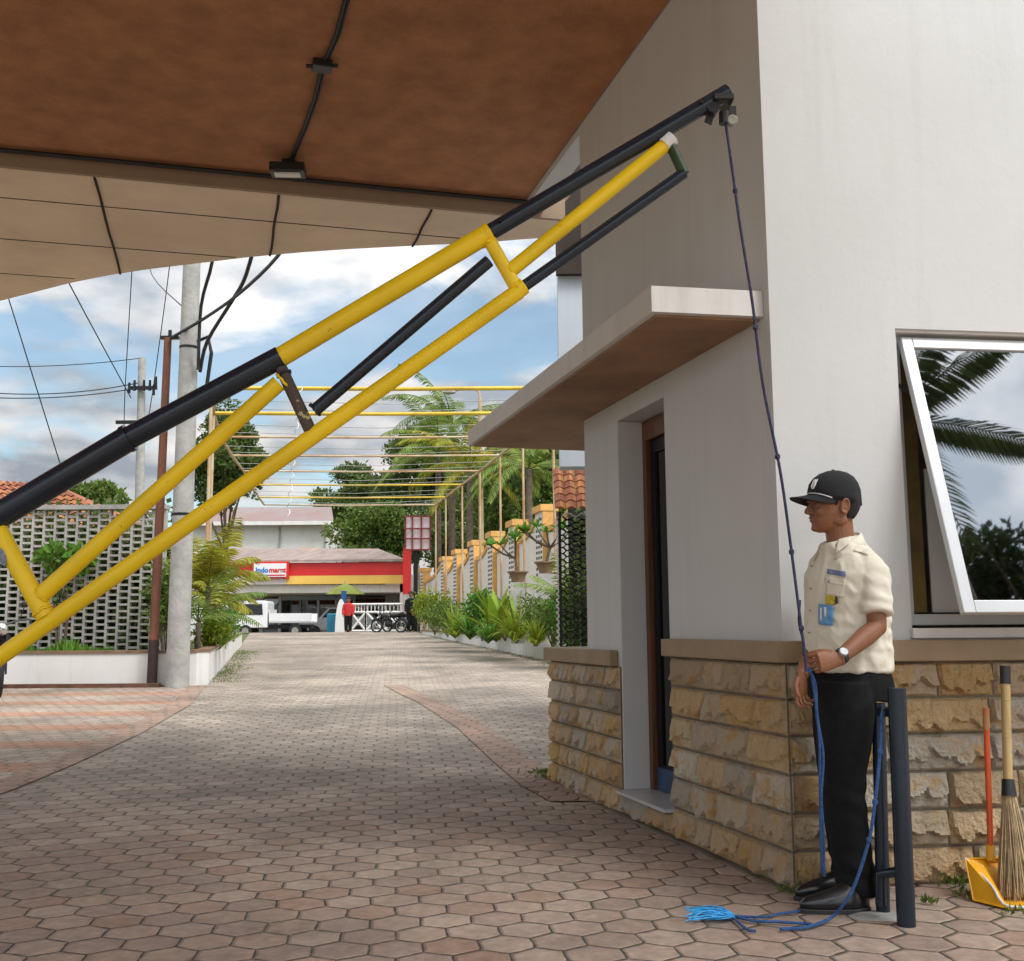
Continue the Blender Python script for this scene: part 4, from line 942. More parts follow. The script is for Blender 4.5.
for j in range(nv-1):
    for i in range(nu-1): bm.faces.new((g0[j][i], g0[j][i+1], g0[j+1][i+1], g0[j+1][i]))
pk = sub(bm, 'peak', m_cap, cap, smooth=True); sm = pk.modifiers.new('s', 'SOLIDIFY'); sm.thickness = .006; sm.offset = 0
m_wh = mat('white thread', (.7, .7, .7), .7, nscale=40, namt=.1)
bm = MB(); tube(bm, [brim(-.98+1.96*i/20, .0)+UP*.006+hf*.006 + (hl*.002*(1 if i > 10 else -1)) for i in range(21)], .0025, 6); sub(bm, 'piping', m_wh, cap)
# emblem on the cap front: outlined shield with a bar
bm = MB()
def capf(u, z):                       # on the crown surface, u = angle from the front towards his left
    for (z0, f0, b0, w0), (z1, f1, b1, w1) in zip(CR, CR[1:]):
        if z0 <= z <= z1:
            t = (z-z0)/(z1-z0); f_, b_, w = lerp(f0, f1, t), lerp(b0, b1, t), lerp(w0, w1, t); break
    cx, rx = (f_-b_)/2, (f_+b_)/2+.002
    return hp(cx + rx*cos(u)**(2/2.25), (w+.002)*math.copysign(abs(sin(u))**(2/2.25), u), z)
tube(bm, [capf(.22+a*.2, b_) for a, b_ in ((0, 1.70), (0, 1.674), (.35, 1.662), (.8, 1.662), (1.15, 1.674), (1.3, 1.70), (0, 1.70))], .0026, 6)
tube(bm, [capf(.32, 1.698), capf(.33, 1.668)], .0026, 6); tube(bm, [capf(.38, 1.697), capf(.42, 1.690), capf(.42, 1.675), capf(.37, 1.668)], .0024, 6)
sub(bm, 'emblem', m_wh, cap)
# shirt
m_shirt = mat('cream uniform cloth', (.74, .69, .57), .85, nscale=14, namt=.05, bump=.25, bscale=350, spec=.2)
bm = MB()
TLT = {1.418: -.16, 1.44: -.34, 1.385: -.06}
T2 = [(846, .915, .142, .180), (846, .95, .146, .184), (845.5, 1.0, .148, .184), (845.5, 1.08, .144, .178), (846, 1.16, .138, .176), (847, 1.24, .138, .184), (848, 1.30, .129, .188), (848, 1.34, .114, .172), (847, 1.382, .095, .138), (845, 1.418, .080, .102), (843, 1.440, .066, .072)]
loft(bm, [ering(TC(px, z)+UP*(.012 if z > 1.43 else 0), rx, ry, rot, 36, 2.35, (0, 0)) for px, z, rx, ry in T2[:-1]] + [[tuple(Vector(p) + UP*(.010 - .30*(Vector(p)-TC(843, 1.44)).dot(fd))) for p in ering(TC(843, 1.44), .066, .072, rot, 36, 2.35)]])
for sh, el, en in ((shL, elL, .80), (shR, elR, .80)):
    out_ = (sh - TC(847, sh.z)).normalized()
    tube(bm, [sh - out_*.11 + UP*.012, sh - out_*.03 - UP*.012, sh.lerp(el, .16)-UP*.012, sh.lerp(el, .35), sh.lerp(el, .58), sh.lerp(el, en)], [.048, .056, .057, .057, .058, .062], 24)
bm = remeshed(bm, .0055, 5)
for v in bm.verts:                    # cloth folds
    p = v.co; n_ = v.normal
    w = noise.noise(Vector((p.x*9+p.z*6, p.y*9, p.z*4.5))*1.0)*.0025
    for sc_, am_, st_ in ((8.5, .0055, (1.0, 1.0, .5)), (19, .0028, (1, 1, .8))):
        n1_ = noise.noise(Vector(((p.x+p.z*.45)*sc_*st_[0], (p.y-p.z*.3)*sc_*st_[1], (p.z-p.x*.5)*sc_*st_[2])) + Vector((3.1, 1.7, .4))); w += am_*((1-2.6*abs(n1_)) if abs(n1_) < .38 else 0)
    w += .0032*max(0, 1-abs(p.z-.97)/.10)*sin((p.x*1.0+p.y*.7)*75 + noise.noise(p*12)*4)
    dd = (p - elL).length
    w += .0022*max(0, 1-abs(dd-.12)/.10)*sin(p.z*95 + p.x*30 + noise.noise(p*14)*3)
    w += .002*max(0, 1-abs((p-shL).length-.12)/.07)*sin((p.x+p.z*.8)*80 + noise.noise(p*12)*3)
    v.co = p + n_*w
from mathutils.bvhtree import BVHTree
shirt_bvh = BVHTree.FromBMesh(bm)
shirt = build(bm, 'shirt', m_shirt, guard, smooth=True)
G0 = guard.location.copy()
def patch(corners, m, name, lift=.003, nu=8, nv=8, th=.002, bvh=None, parent=None):
    """cloth or card piece laid on the shirt; corners are picture-plane spots on its surface, top-left clockwise"""
    bvh = bvh or shirt_bvh; bm = MB(); a, b_, c_, d_ = corners; g = []
    for j in range(nv+1):
        row = []
        for i in range(nu+1):
            u, v = i/nu, j/nv
            x = lerp(lerp(a[0], b_[0], u), lerp(d_[0], c_[0], u), v); y = lerp(lerp(a[1], b_[1], u), lerp(d_[1], c_[1], u), v)
            rd = ray(x, y).normalized(); hit = bvh.ray_cast(C0, rd)
            if hit[0] is None: bm.free(); return None
            row.append(bm.verts.new(hit[0] + hit[1]*lift))
        g.append(row)
    for j in range(nv):
        for i in range(nu): bm.faces.new((g[j][i], g[j][i+1], g[j+1][i+1], g[j+1][i]))
    o = sub(bm, name, m, parent or shirt, smooth=True); s_ = o.modifiers.new('s', 'SOLIDIFY'); s_.thickness = th; s_.offset = 1
    return o
m_navy = mat('navy stitching', (.05, .07, .20), .8, nscale=240, c2=(.28, .32, .5)); m_card = mat('blue card', (.08, .26, .52), .3, nscale=60, c2=(.13, .34, .60)); m_patch = mat('yellow badge', (.62, .48, .03), .6, nscale=80, c2=(.35, .25, .02))
patch(((827, 578), (845, 581), (844, 598), (826, 595)), m_shirt, 'pocket', .002)
patch(((826, 577), (846, 580), (846, 586), (826, 583)), m_shirt, 'pocket_flap', .005)
patch(((828, 569), (846, 572), (846, 577), (828, 574)), m_navy, 'name_tape', .003)
patch(((803, 583), (811, 584), (811, 600), (803, 599)), m_shirt, 'pocket', .002)
patch(((827, 595), (836, 596), (836, 605), (827, 604)), m_patch, 'yellow_badge', .006)
patch(((835, 596), (838, 597), (839, 603), (835, 605)), mat('dark tab', (.05, .04, .02), .6, nscale=40, namt=.2), 'dark_tab', .006)
cardo = patch(((820, 604), (834.5, 606), (834, 626), (820, 624.5)), m_card, 'identity_card', .007, th=.002)
if cardo:
    patch(((822, 608), (824, 608.5), (824, 621), (822, 620.5)), m_wh, 'card_print', .0105, th=.0005); patch(((826, 607), (828, 607.3), (828, 617), (826, 616.7)), m_wh, 'card_print', .0105, th=.0005)
patch(((829.5, 580.5), (830.8, 580.7), (830.8, 583.4), (829.5, 583)), m_navy, 'pen', .008, 3, 3)
pl_ = patch(((812.5, 553), (816, 553), (812, 655), (808.5, 655)), m_shirt, 'placket', .003, 3, 20)
for yb in (566, 588, 610, 632):
    patch(((812.6-(yb-553)*.035, yb), (814-(yb-553)*.035, yb), (814-(yb-553)*.035, yb+1.4), (812.6-(yb-553)*.035, yb+1.4)), m_ledge, 'button', .006, 2, 2)
patch(((858, 545.5), (870, 551), (868, 555.5), (853, 551)), m_shirt, 'epaulette', .004)
patch(((839, 541), (851, 538), (849, 545), (836, 555)), m_shirt, 'collar_wing', .006, th=.003)
patch(((817, 549), (823, 551), (822, 560), (814, 556)), m_shirt, 'collar_wing', .005, th=.003)
# collar: folded band open at the throat
bm = MB(); cr_ = []
nc = q(841, 543)
for k in range(25):
    a = -2.55 + 5.1*k/24; d_ = (-fd)*cos(a) + lf*sin(a); fr = (1-cos(a))/2
    base = nc + d_*(.074+.006*fr+.010*abs(sin(a))) + UP*(.010 - .048*fr); up_ = base - d_*.006 + UP*(.036-.012*fr) ; dn_ = base + d_*(.018+.012*fr) + UP*(-.018-.030*fr**3)
    cr_.append([bm.verts.new(x) for x in (base, up_, up_ + d_*.006, dn_)])
for a, b_ in zip(cr_, cr_[1:]):
    for i in range(3): bm.faces.new((a[i], a[i+1], b_[i+1], b_[i]))
co = sub(bm, 'collar', m_shirt, shirt, smooth=True); s_ = co.modifiers.new('s', 'SOLIDIFY'); s_.thickness = .003; s_.offset = 0
# trousers
m_tr = mat('black trouser cloth', (.0085, .0085, .010), .9, nscale=30, namt=.3, bump=.3, bscale=300, spec=.25)
bm = MB()
loft(bm, [ering(TC(px, z), rx, ry, rot, 30, 2.3) for px, z, rx, ry in ((845.5, .80, .150, .185), (845.5, .86, .152, .184), (846, .90, .144, .178), (846, .925, .130, .166), (846, .955, .125, .16))])
for h_, rows in (('L', ((850, .88, .125, .10, -.085), (850, .78, .140, .105, -.085), (848, .70, .132, .103, -.083), (846, .62, .122, .10, -.08), (844, .52, .102, .09, -.07), (845, .40, .090, .083, -.065), (848, .26, .083, .08, -.06), (851, .13, .080, .078, -.055), (853, .055, .080, .078, -.05))),
                 ('R', ((842, .86, .11, .10, .085), (842, .78, .118, .105, .085), (841, .66, .112, .10, .085), (841, .52, .097, .09, .09), (842, .40, .087, .083, .10), (844, .26, .080, .08, .12), (846, .13, .076, .076, .13), (847, .06, .076, .076, .135)))):
    loft(bm, [ering((P(px, 800, GY+dy).x, GY+dy, z), rx*(.95 if z < .6 else 1), ry*.95, rot*.5, 24, 2.2) for px, z, rx, ry, dy in rows])
bm = remeshed(bm, .006, 4)
for v in bm.verts:
    p = v.co; w = noise.noise(Vector((p.x*7, p.y*7, p.z*3+4)))*.007 + .005*max(0, 1-abs(p.z-.14)/.13)*sin(p.z*70+p.x*25) + .005*max(0, 1-abs(p.z-.42)/.1)*sin(p.z*60+p.x*30) + .004*max(0, 1-abs(p.z-.8)/.08)*sin(p.z*50-p.x*60)
    v.co = p + v.normal*w
build(bm, 'trousers', m_tr, guard, smooth=True)
# watch
m_strap = mat('watch strap', (.02, .02, .02), .5, nscale=30, namt=.2)
bm = MB(); ax = (elL-wrL).normalized(); wc = wrL + ax*.018
tube(bm, [wc-ax*.009, wc+ax*.009], [.0305, .0315], 20); wa = build(bm, 'wristwatch', m_strap, guard, smooth=False)
bm = MB(); tn = Vector((-.15, -1, .45)); tn = (tn-ax*tn.dot(ax)).normalized(); tube(bm, [wc+tn*.026, wc+tn*.037], [.0175, .016], 18); sub(bm, 'dial', mat('watch dial', (.35, .36, .38), .3, nscale=90, namt=.3), wa)
# shoes
m_shoe = mat('black shoe leather', (.012, .012, .014), .28, nscale=30, namt=.3, coat=.3); m_sole = mat('shoe sole', (.03, .03, .032), .7, nscale=30, namt=.2)
for ax_, ay, hd in ((856, -.09, radians(5)), (846, .135, radians(14))):
    a0 = Vector((P(ax_, 905, GY+ay).x, GY+ay, 0)); hd_ = Vector((-cos(hd), -sin(hd), 0)); sd_ = Vector((-hd_.y, hd_.x, 0))
    def prof(g, z0, k):
        out = []
        for i in range(28):
            a = 2*pi*i/28; x = cos(a); y = sin(a)
            L_ = .195 if x > 0 else .085; w = .047*(1 - .22*max(0, -x) - .12*max(0, x)**3)*(1+.06*x)
            out.append(a0 + hd_*(x*L_*k*g + .03) + sd_*y*w*g + UP*z0)
        return out
    bm = MB(); loft(bm, [prof(1.04, .0, 1), prof(1.05, .014, 1), prof(1.0, .018, 1)]); pass
    sh_bm = MB()
    rr0 = []
    for z0, g, k, xs in ((.016, 1.0, 1, 0), (.04, 1.0, 1.0, -.0), (.058, .95, .95, -.004), (.074, .82, .80, -.016), (.09, .70, .64, -.032), (.11, .62, .52, -.045), (.125, .58, .48, -.048)):
        rr0.append([p + hd_*xs for p in prof(g, z0, k)])
    loft(sh_bm, rr0); 
    for i in range(4):
        pz = a0 + hd_*(.075-.022*i) + UP*(.064+.011*i); tube(sh_bm, [pz - sd_*.018, pz + UP*.004, pz + sd_*.018], .003, 5)
    sh_ = build(sh_bm, 'shoe', m_shoe, guard, smooth=True); sub(bm, 'sole', m_sole, sh_)
# ------------------------------------------------------------------ vegetation helpers
def leafmat(name, c, c2, trans=.35, isl=.45): return mat(name, c, .6, nscale=1.4, c2=c2, island=isl, trans=trans, spec=.3)
m_leaf_d = leafmat('dark foliage', (.065, .105, .026), (.13, .18, .04))
m_leaf_m = leafmat('mid foliage', (.09, .15, .028), (.17, .23, .045))
m_leaf_y = leafmat('yellow green foliage', (.16, .25, .02), (.30, .34, .03), .4, .35)
m_leaf_b = leafmat('bright green foliage', (.07, .19, .025), (.14, .27, .03), .4, .35)
m_palm = leafmat('palm foliage', (.10, .18, .03), (.22, .28, .05), .35, .4)
m_palm_y = leafmat('yellowing palm foliage', (.20, .24, .02), (.36, .30, .03), .4, .35)
m_trunk = mat('tree bark', (.12, .09, .065), .95, nscale=6, namt=.35, bump=.8, bscale=14)
for n_ in ('crown', 'foliage', 'frond', 'leaves', 'fronds'): NOREC.add(n_)
def leaf(bm, p, d, n_, L, w):
    s_ = d.cross(n_)
    if s_.length < 1e-4: s_ = d.orthogonal()
    s_.normalize(); m_ = p + d*L*.5
    bm.faces.new([bm.verts.new(x) for x in (p, m_ + s_*w*.5, p + d*L, m_ - s_*w*.5)])
def rvec(r): 
    while True:
        v = Vector((r.uniform(-1, 1), r.uniform(-1, 1), r.uniform(-1, 1)))
        if .05 < v.length < 1: return v.normalized()
def cloud(bm, clumps, n, L, w, r, shell=.45):
    tot = sum(c_[1][0]*c_[1][1] + c_[1][0]*c_[1][2] for c_ in clumps)
    for cc, rad in clumps:
        k = int(n*(rad[0]*rad[1]+rad[0]*rad[2])/tot)
        for i in range(k):
            d = rvec(r); q_ = shell + (1-shell)*r.random()**.6
            bulge = 1 + .35*noise.noise(d*2.3 + Vector(cc)*.7)
            p = Vector(cc) + Vector((d.x*rad[0], d.y*rad[1], d.z*rad[2]))*q_*bulge
            leaf(bm, p, (d*.7 + rvec(r)).normalized(), rvec(r), L*r.uniform(.6, 1.3), w*r.uniform(.6, 1.3))
def tree(name, base, crown_c, crown_r, nclump, n, L, m, label, group=None, seed=1, cat='tree', trunk_r=.25, flat=.7, limbs=7):
    r = random.Random(seed); t = empty(name, base); tag(t, label, cat, group)
    cc = Vector(crown_c); clumps = []
    for i in range(nclump):
        d = rvec(r); f_ = r.random()**.45
        clumps.append((cc + Vector((d.x*crown_r[0], d.y*crown_r[1], d.z*crown_r[2]))*f_*.8, (crown_r[0]*r.uniform(.24, .42), crown_r[1]*r.uniform(.24, .42), crown_r[2]*r.uniform(.22, .38)*flat/.7)))
    bm = MB(); cloud(bm, clumps, int(n*1.35), L, L*.5, r); build(bm, 'crown', m, t)
    bm = MB(); b0 = Vector(base); fork = b0.lerp(cc, .45) + Vector((r.uniform(-.3, .3), 0, 0))
    tube(bm, [b0, b0.lerp(fork, .5) + Vector((r.uniform(-.2, .2), 0, 0)), fork], [trunk_r, trunk_r*.8, trunk_r*.6], 8)
    for i in range(min(limbs, nclump)):
        e_ = clumps[i][0]; tube(bm, [fork, fork.lerp(e_, .5) + rvec(r)*.3, e_], [trunk_r*.45, trunk_r*.25, trunk_r*.08], 5)
    build(bm, 'trunk', m_trunk, t, smooth=True); return t
def bush(name, x, y, z0, w, h_, n, L, m, label, seed, group=None, cat='shrub', nc=5):
    r = random.Random(seed); t = empty(name, (x, y, z0)); tag(t, label, cat, group)
    cl_ = [(Vector((x + r.uniform(-.5, .5)*w*.6, y + r.uniform(-.3, .3)*w, z0 + h_*r.uniform(.45, .7))), (w*r.uniform(.25, .4), w*r.uniform(.25, .4), h_*r.uniform(.25, .4))) for i in range(nc)]
    bm = MB(); cloud(bm, cl_, n, L, L*.45, r, .2); build(bm, 'foliage', m, t)
    bm = MB()
    for c_, _ in cl_: tube(bm, [(x, y, z0-.05), Vector((x, y, z0)).lerp(c_, .6) + rvec(r)*.03, c_], [.02, .014, .006], 5)
    build(bm, 'stem', m_trunk, t); return t
def frond(bm, base, az, el, L, droop, npair, lw, ll, r, twist=0):
    """one pinnate leaf: arching rachis with paired hanging leaflets"""
    pts_ = []; p = Vector(base); d = Vector((cos(az)*cos(el), sin(az)*cos(el), sin(el))); n_ = 12
    for i in range(n_+1):
        pts_.append(p.copy()); p = p + d*L/n_; d = (d + Vector((0, 0, -droop/n_))).normalized()
    tube(bm, pts_, [lerp(.02, .004, i/n_)*L/2.5 for i in range(n_+1)], 4)
    for i in range(npair):
        t = .12 + .88*i/npair; k = t*n_; j = min(int(k), n_-1); q_ = pts_[j].lerp(pts_[j+1], k-j); tg = (pts_[j+1]-pts_[j]).normalized()
        side = tg.cross(Vector((0, 0, 1))).normalized(); l_ = ll*sin(pi*(.12+.82*t))**.7
        for s_ in (1, -1):
            dd = (side*s_*.8 + tg*.7 + Vector((0, 0, -.25 - .25*r.random()))).normalized()
            m_ = q_ + dd*l_*.55; e_ = m_ + (dd + Vector((0, 0, -.5))).normalized()*l_*.45; ww = tg*lw*.5
            a, b_, c_, f_ = bm.verts.new(q_-ww*.5), bm.verts.new(q_+ww*.5), bm.verts.new(m_+ww), bm.verts.new(m_-ww); g_ = bm.verts.new(e_)
            bm.faces.new((a, b_, c_, f_)); bm.faces.new((f_, c_, g_))
def palm(name, base, h_, nf, L, m, label, seed, lean=(0, 0), droop=1.3, el=(.2, 1.3), npair=26, lw=.04, ll=.5, tr=.12, group=None, az_r=None, cat='palm tree'):
    r = random.Random(seed); t = empty(name, base); tag(t, label, cat, group); b0 = Vector(base); topp = b0 + Vector((lean[0], lean[1], h_))
    bm = MB(); tube(bm, [b0 - UP*.05, b0.lerp(topp, .5) + Vector((lean[0]*-.12, 0, 0)), topp], [tr*1.15, tr*.9, tr*.8], 8); build(bm, 'trunk', m_trunk, t, smooth=True)
    for i in range(nf):
        az = (2*pi*i/nf + r.uniform(-.25, .25)) if az_r is None else r.uniform(*az_r)
        bm = MB(); frond(bm, topp, az, r.uniform(*el), L*r.uniform(.8, 1.1), droop*r.uniform(.8, 1.2), npair, lw, ll*r.uniform(.85, 1.1), r); build(bm, 'frond', m, t)
    return t
def spiky(name, x, y, z0, n, L, w, m, label, seed, cat='plant', group=None, spread=.9):
    r = random.Random(seed); t = empty(name, (x, y, z0)); tag(t, label, cat, group); bm = MB()
    for i in range(n):
        az = r.uniform(0, 2*pi); el = r.uniform(.5, 1.4); d = Vector((cos(az)*cos(el)*spread, sin(az)*cos(el)*spread, sin(el))); l_ = L*r.uniform(.6, 1.1); p = Vector((x, y, z0)) + Vector((d.x, d.y, 0))*.05; side = d.cross(UP).normalized()*w*.5; prev = None
        for k in range(6):
            u = k/5; ww = side*(1 - .95*abs(u-.35)/.65 if u > .35 else .45+.55*u/.35)
            a, b_ = bm.verts.new(p-ww), bm.verts.new(p+ww)
            if prev: bm.faces.new((prev[0], prev[1], b_, a))
            prev = (a, b_); p = p + d*l_/5; d = (d + Vector((0, 0, -.26))).normalized()
    build(bm, 'leaves', m, t); 
    bm = MB(); tube(bm, [(x, y, z0-.03), (x, y, z0+.12)], .03, 6); build(bm, 'stem', m_trunk, t)
    return t
def pz(x, y, d): return P(x, y, d)
def X(px, d): return P(px, 600, d).x
def ZZ(py, d): return P(400, py, d).z
# ------------------------------------------------------------------ left side: planter, track, pierced wall, poles
bm = MB()
yl = 17.2; pl_out = [(-16, yl, .20, .74), (-5.25, yl, .20, .74), (-5.0, yl+.08, .2, .745), (-4.87, yl+.3, .2, .75), (-7.3, 28.8, .45, .90), (-8.2, 33, .55, .98)]
th = .16
inn = [(-16, yl+th), (-5.25, yl+th), (-5.14, yl+.2), (-5.06, yl+.34), (-7.47, 28.8), (-8.37, 33)]
def wall_strip(bm, outer, inner, zlo=None, zhi=None):
    R_ = []
    for (x, y, a, b_), (ix, iy) in zip(outer, inner):
        lo = a if zlo is None else b_+zlo; hi = b_ if zhi is None else b_+zhi
        R_.append([(x, y, lo), (x, y, hi), (ix, iy, hi), (ix, iy, lo)])
    loft(bm, R_)
wall_strip(bm, pl_out, inn)
pL = empty('planter', (-8, yl, .23)); tag(pL, 'long low white planter wall with brown coping left of the drive', 'planter')
build(bm, 'wall', m_white, pL)
m_cope = mat('brown coping', (.20, .125, .07), .7, nscale=4, namt=.25, bump=.2)
bm = MB(); wall_strip(bm, [(x+(.02 if i > 2 else 0), y-(.02 if i < 3 else 0), a, b_) for i, (x, y, a, b_) in enumerate(pl_out)], inn, .001, .045); build(bm, 'coping', m_cope, pL)
bm = MB()
for (x, y), (x2, y2), z1, z2 in zip(inn, inn[1:], [o_[3] for o_ in pl_out], [o_[3] for o_ in pl_out][1:]): quad(bm, (x, y, z1-.04), (x2, y2, z2-.04), (-16, y2+.01, z2-.04), (-16, y, z1-.04))
build(bm, 'soil', m_soil, pL)
bm = MB(); box(bm, -16, X(164, 17), 16.86, 17.0, .19, .285); box(bm, -16, X(164, 17), 17.0, 17.13, .19, .25)
top(bm, 'gate_track', mat('rusty dark steel', (.11, .05, .03), .8, nscale=5, namt=.5, bump=.3), 'rusty brown sliding gate track at the foot of the left white planter', 'gate track')
# pierced wall
yw = 18.35; cw, rh = .187, .1105; x1 = X(163, yw); zt, zb_ = ZZ(505, yw), .70
m_rost = mat('pale roster block', (.30, .285, .26), .9, nscale=3, c2=(.46, .44, .40), bump=.3)
bw = empty('pierced_wall', (x1-3, yw, zb_)); tag(bw, 'pierced screen wall of small pale staggered blocks behind the left planter', 'wall')
bm = MB(); nc = 42; nr = int((zt-zb_)/rh)
for i in range(nc+1):
    xx = x1 - i*cw; box(bm, xx-.019, xx+.019, yw-.05, yw+.05, zb_, zt-.05)
for i in range(nc):
    xx = x1 - (i+1)*cw
    for j in range(nr+1):
        zc = zb_ + (j + (.5 if i % 2 else 0))*rh
        if zc > zt-.07: continue
        boxv(bm, (xx+.0195, yw-.045, zc-.018), (cw-.039, 0, 0), (0, .09, 0), (0, 0, .036))
build(bm, 'pierced_blocks', m_rost, bw)
bm = MB(); box(bm, x1-nc*cw-.1, x1+.03, yw-.12, yw+.12, zt-.048, zt+.03); build(bm, 'cap_course', m_conc, bw)
# dark hedge seen through the holes
r = random.Random(21); bm = MB()
cloud(bm, [(Vector((x1-.7-k*.8, yw+1.0, .6+j*.75)), (.75, .35, .6)) for k in range(10) for j in range(4)], 12000, .17, .10, r, .1)
hd = empty('hedge', (x1-3, yw+1, .5)); tag(hd, 'dark green hedge seen through the holes of the pierced screen wall', 'hedge'); build(bm, 'foliage', m_leaf_d, hd)
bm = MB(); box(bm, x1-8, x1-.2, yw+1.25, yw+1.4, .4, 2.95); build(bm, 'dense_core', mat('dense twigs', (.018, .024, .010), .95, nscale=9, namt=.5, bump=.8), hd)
# house behind the pierced wall
nb = empty('neighbour_house', (-13, 25, .4)); tag(nb, 'low house with orange tiled roof behind the pierced screen wall', 'house')
bm = MB(); box(bm, -22, -8.1, 25.5, 31, .3, 3.2); build(bm, 'wall', m_plaster, nb)
def tiles(bm, o, a, u, na, nu_, r=.5):
    """rows of barrel tiles: o corner, a along the eaves, u up the slope"""
    la, lu = a/na, u/nu_; n_ = a.cross(u).normalized()
    if n_.z < 0: n_ = -n_
    for j in range(nu_):
        for i in range(na):
            p = o + la*i + lu*j + n_*.012; prev = None; R_ = []
            for k in range(5):
                t = k/4; off = la*(t*.96+.02) + n_*sin(pi*t)*la.length*.3
                R_.append((p+off, p+off+lu*1.08+n_*-.012))
            for (x0, x1_), (y0, y1_) in zip(R_, R_[1:]): quad(bm, x0, y0, y1_, x1_); 
            vs = [bm.verts.new(q_[0]) for q_ in R_]
            bm.faces.new(vs)
NOREC.add('roof')
bm = MB(); e0, e1 = Vector((-22.5, 24.9, 2.9)), Vector((-7.8, 24.9, 2.9)); r0, r1 = Vector((-19.5, 28.2, 5.35)), Vector((-12.0, 28.2, 4.9))
quad(bm, e0, e1, r1, r0); quad(bm, e1, Vector((-7.8, 31.4, 2.9)), r1); 
for j in range(14):
    for i in range(44):
        def sl(u, v): return e0.lerp(e1, u).lerp(r0.lerp(r1, u), v)
        a, b_, c_, d_ = sl(i/44, j/14), sl((i+1)/44, j/14), sl((i+1)/44, (j+1)/14), sl(i/44, (j+1)/14); n_ = Vector((0, -.6, .8))
        m1, m2 = (a+b_)/2 + n_*.10, (d_+c_)/2 + n_*.07
        quad(bm, a+n_*.04, m1, m2, d_+n_*.01); quad(bm, m1, b_+n_*.04, c_+n_*.01, m2)
build(bm, 'roof', m_tile, nb)
# poles
def pole(name, px0, py0, pxt, pyt, d, r0, r1, m, label, ztop=None, zbase=None, cat='pole'):
    t = empty(name, P(px0, py0, d)); tag(t, label, cat); z0 = gz(d) if zbase is None else zbase
    a = P(px0, py0, d); a.z = z0; b_ = P(pxt, pyt, d); b_.x = a.x + (b_.x - a.x); t.location = a
    bm = MB()
    tube(bm, [a.lerp(b_, k/8) for k in range(9)], [lerp(r0, r1, k/8) for k in range(9)], 18); o = build(bm, 'shaft', m, t); smooth_by(o); return t, a, b_
cp_, ca, cbp = pole('utility_pole', 177, 686, 199, 60, 16.95, .178, .115, m_conc, 'tall whitish weathered concrete utility pole standing by the left planter corner')
bm = MB(); 
for z_ in (5.6, 4.6, 2.9): 
    bm = MB(); f_ = (z_-ca.z)/(cbp.z-ca.z); pc = ca.lerp(cbp, f_); tube(bm, [pc-UP*.02, pc+UP*.02], lerp(.178, .115, f_)+.006, 18); build(bm, 'clamp_band', m_dkmetal, cp_)
bm = MB(); pc = ca.lerp(cbp, (5.65-ca.z)/(cbp.z-ca.z)); tube(bm, [pc, pc+Vector((.32, -.05, .12)), pc+Vector((.38, -.05, -.15)), pc+Vector((.30, -.05, -.9))], .03, 6)
build(bm, 'bracket', m_dkmetal, cp_)
rp2, ra, rb = pole('rusty_pole', 152, 677, 168, 338, 17.08, .074, .06, m_rust, 'rusty reddish brown steel pole standing left of the concrete pole', zbase=.25)
bm = MB(); tube(bm, [ra, ra.lerp(rb, .125)], .077, 16); build(bm, 'dark_foot', mat('dark tar paint', (.035, .018, .014), .7, nscale=7, namt=.3), rp2)
bm = MB(); boxv(bm, rb+Vector((-.12, -.04, -.02)), (.3, 0, 0), (0, .08, 0), (0, 0, .05)); tube(bm, [rb+Vector((.03, 0, .03)), rb+Vector((.03, 0, .13))], .03, 8); build(bm, 'top_bracket', m_dkmetal, rp2)
up2_, ua, ub = pole('utility_pole', 137, 640, 142, 358, 45, .23, .15, m_conc, 'distant slim utility pole with two crossarms and insulators beyond the screen wall')
bm = MB()
def up_at(py): f_ = (P(142, py, 45).z-ua.z)/(ub.z-ua.z); return ua.lerp(ub, f_)
for py, w0, w1 in ((391, -.45, .75), (425, -.95, .05)):
    bm = MB(); q_ = up_at(py); boxv(bm, q_+Vector((w0, -.35, 0)), (w1-w0, 0, 0), (0, .14, 0), (0, 0, .14)); build(bm, 'crossarm', m_dkmetal, up2_)
for dx_, dz_ in ((-.42, 0), (-.2, .1), (.2, .1), (.45, .1), (.7, .25), (.62, -.1)):
    bm = MB(); q_ = up_at(391) + Vector((dx_, -.3, dz_)); tube(bm, [q_-UP*.15, q_+UP*.3], [.07, .05], 6); build(bm, 'insulator', m_dkmetal, up2_)
# overhead cables, each a thing
def cable(pts_, r, label, sag=0, m=None):
    ps = [P(*a) for a in pts_]
    if len(ps) == 2 and sag: ps = [ps[0].lerp(ps[1], k/10) - UP*sag*4*(k/10)*(1-k/10) for k in range(11)]
    bm = MB(); tube(bm, spline(ps, 4) if len(ps) > 2 else ps, r, 5); return top(bm, 'overhead_cable', m or m_cable, label, 'cable', 'overhead cables left of the drive')
cable([(300, 215, 12), (278, 256, 13.5), (240, 293, 15), (205, 318, 16.4), (171, 338, 17)], .026, 'thick black cable running from the canopy down to the top of the rusty pole')
cable([(262, 215, 14), (246, 275, 15), (232, 301, 15.6), (207, 342, 16.6), (200, 372, 16.9)], .03, 'thick black cable sagging onto the bracket of the concrete pole')
cable([(216, 210, 15), (212, 262, 15.8), (201, 306, 16.5), (198, 370, 16.8)], .028, 'black drop cable hanging down along the right side of the concrete pole')
cable([(-5, 255, 20), (9, 300, 20), (62, 470, 22)], .012, 'thin wire slanting down leftmost from the canopy edge to the tiled roof')
cable([(50, 240, 30), (70, 285, 34), (131, 398, 44.5)], .022, 'thin wire slanting down to the left end of the far crossarm')
cable([(135, 200, 38), (132, 268, 40), (125, 390, 44.5), (124, 440, 45)], .02, 'thin nearly upright wire just left of the far utility pole')
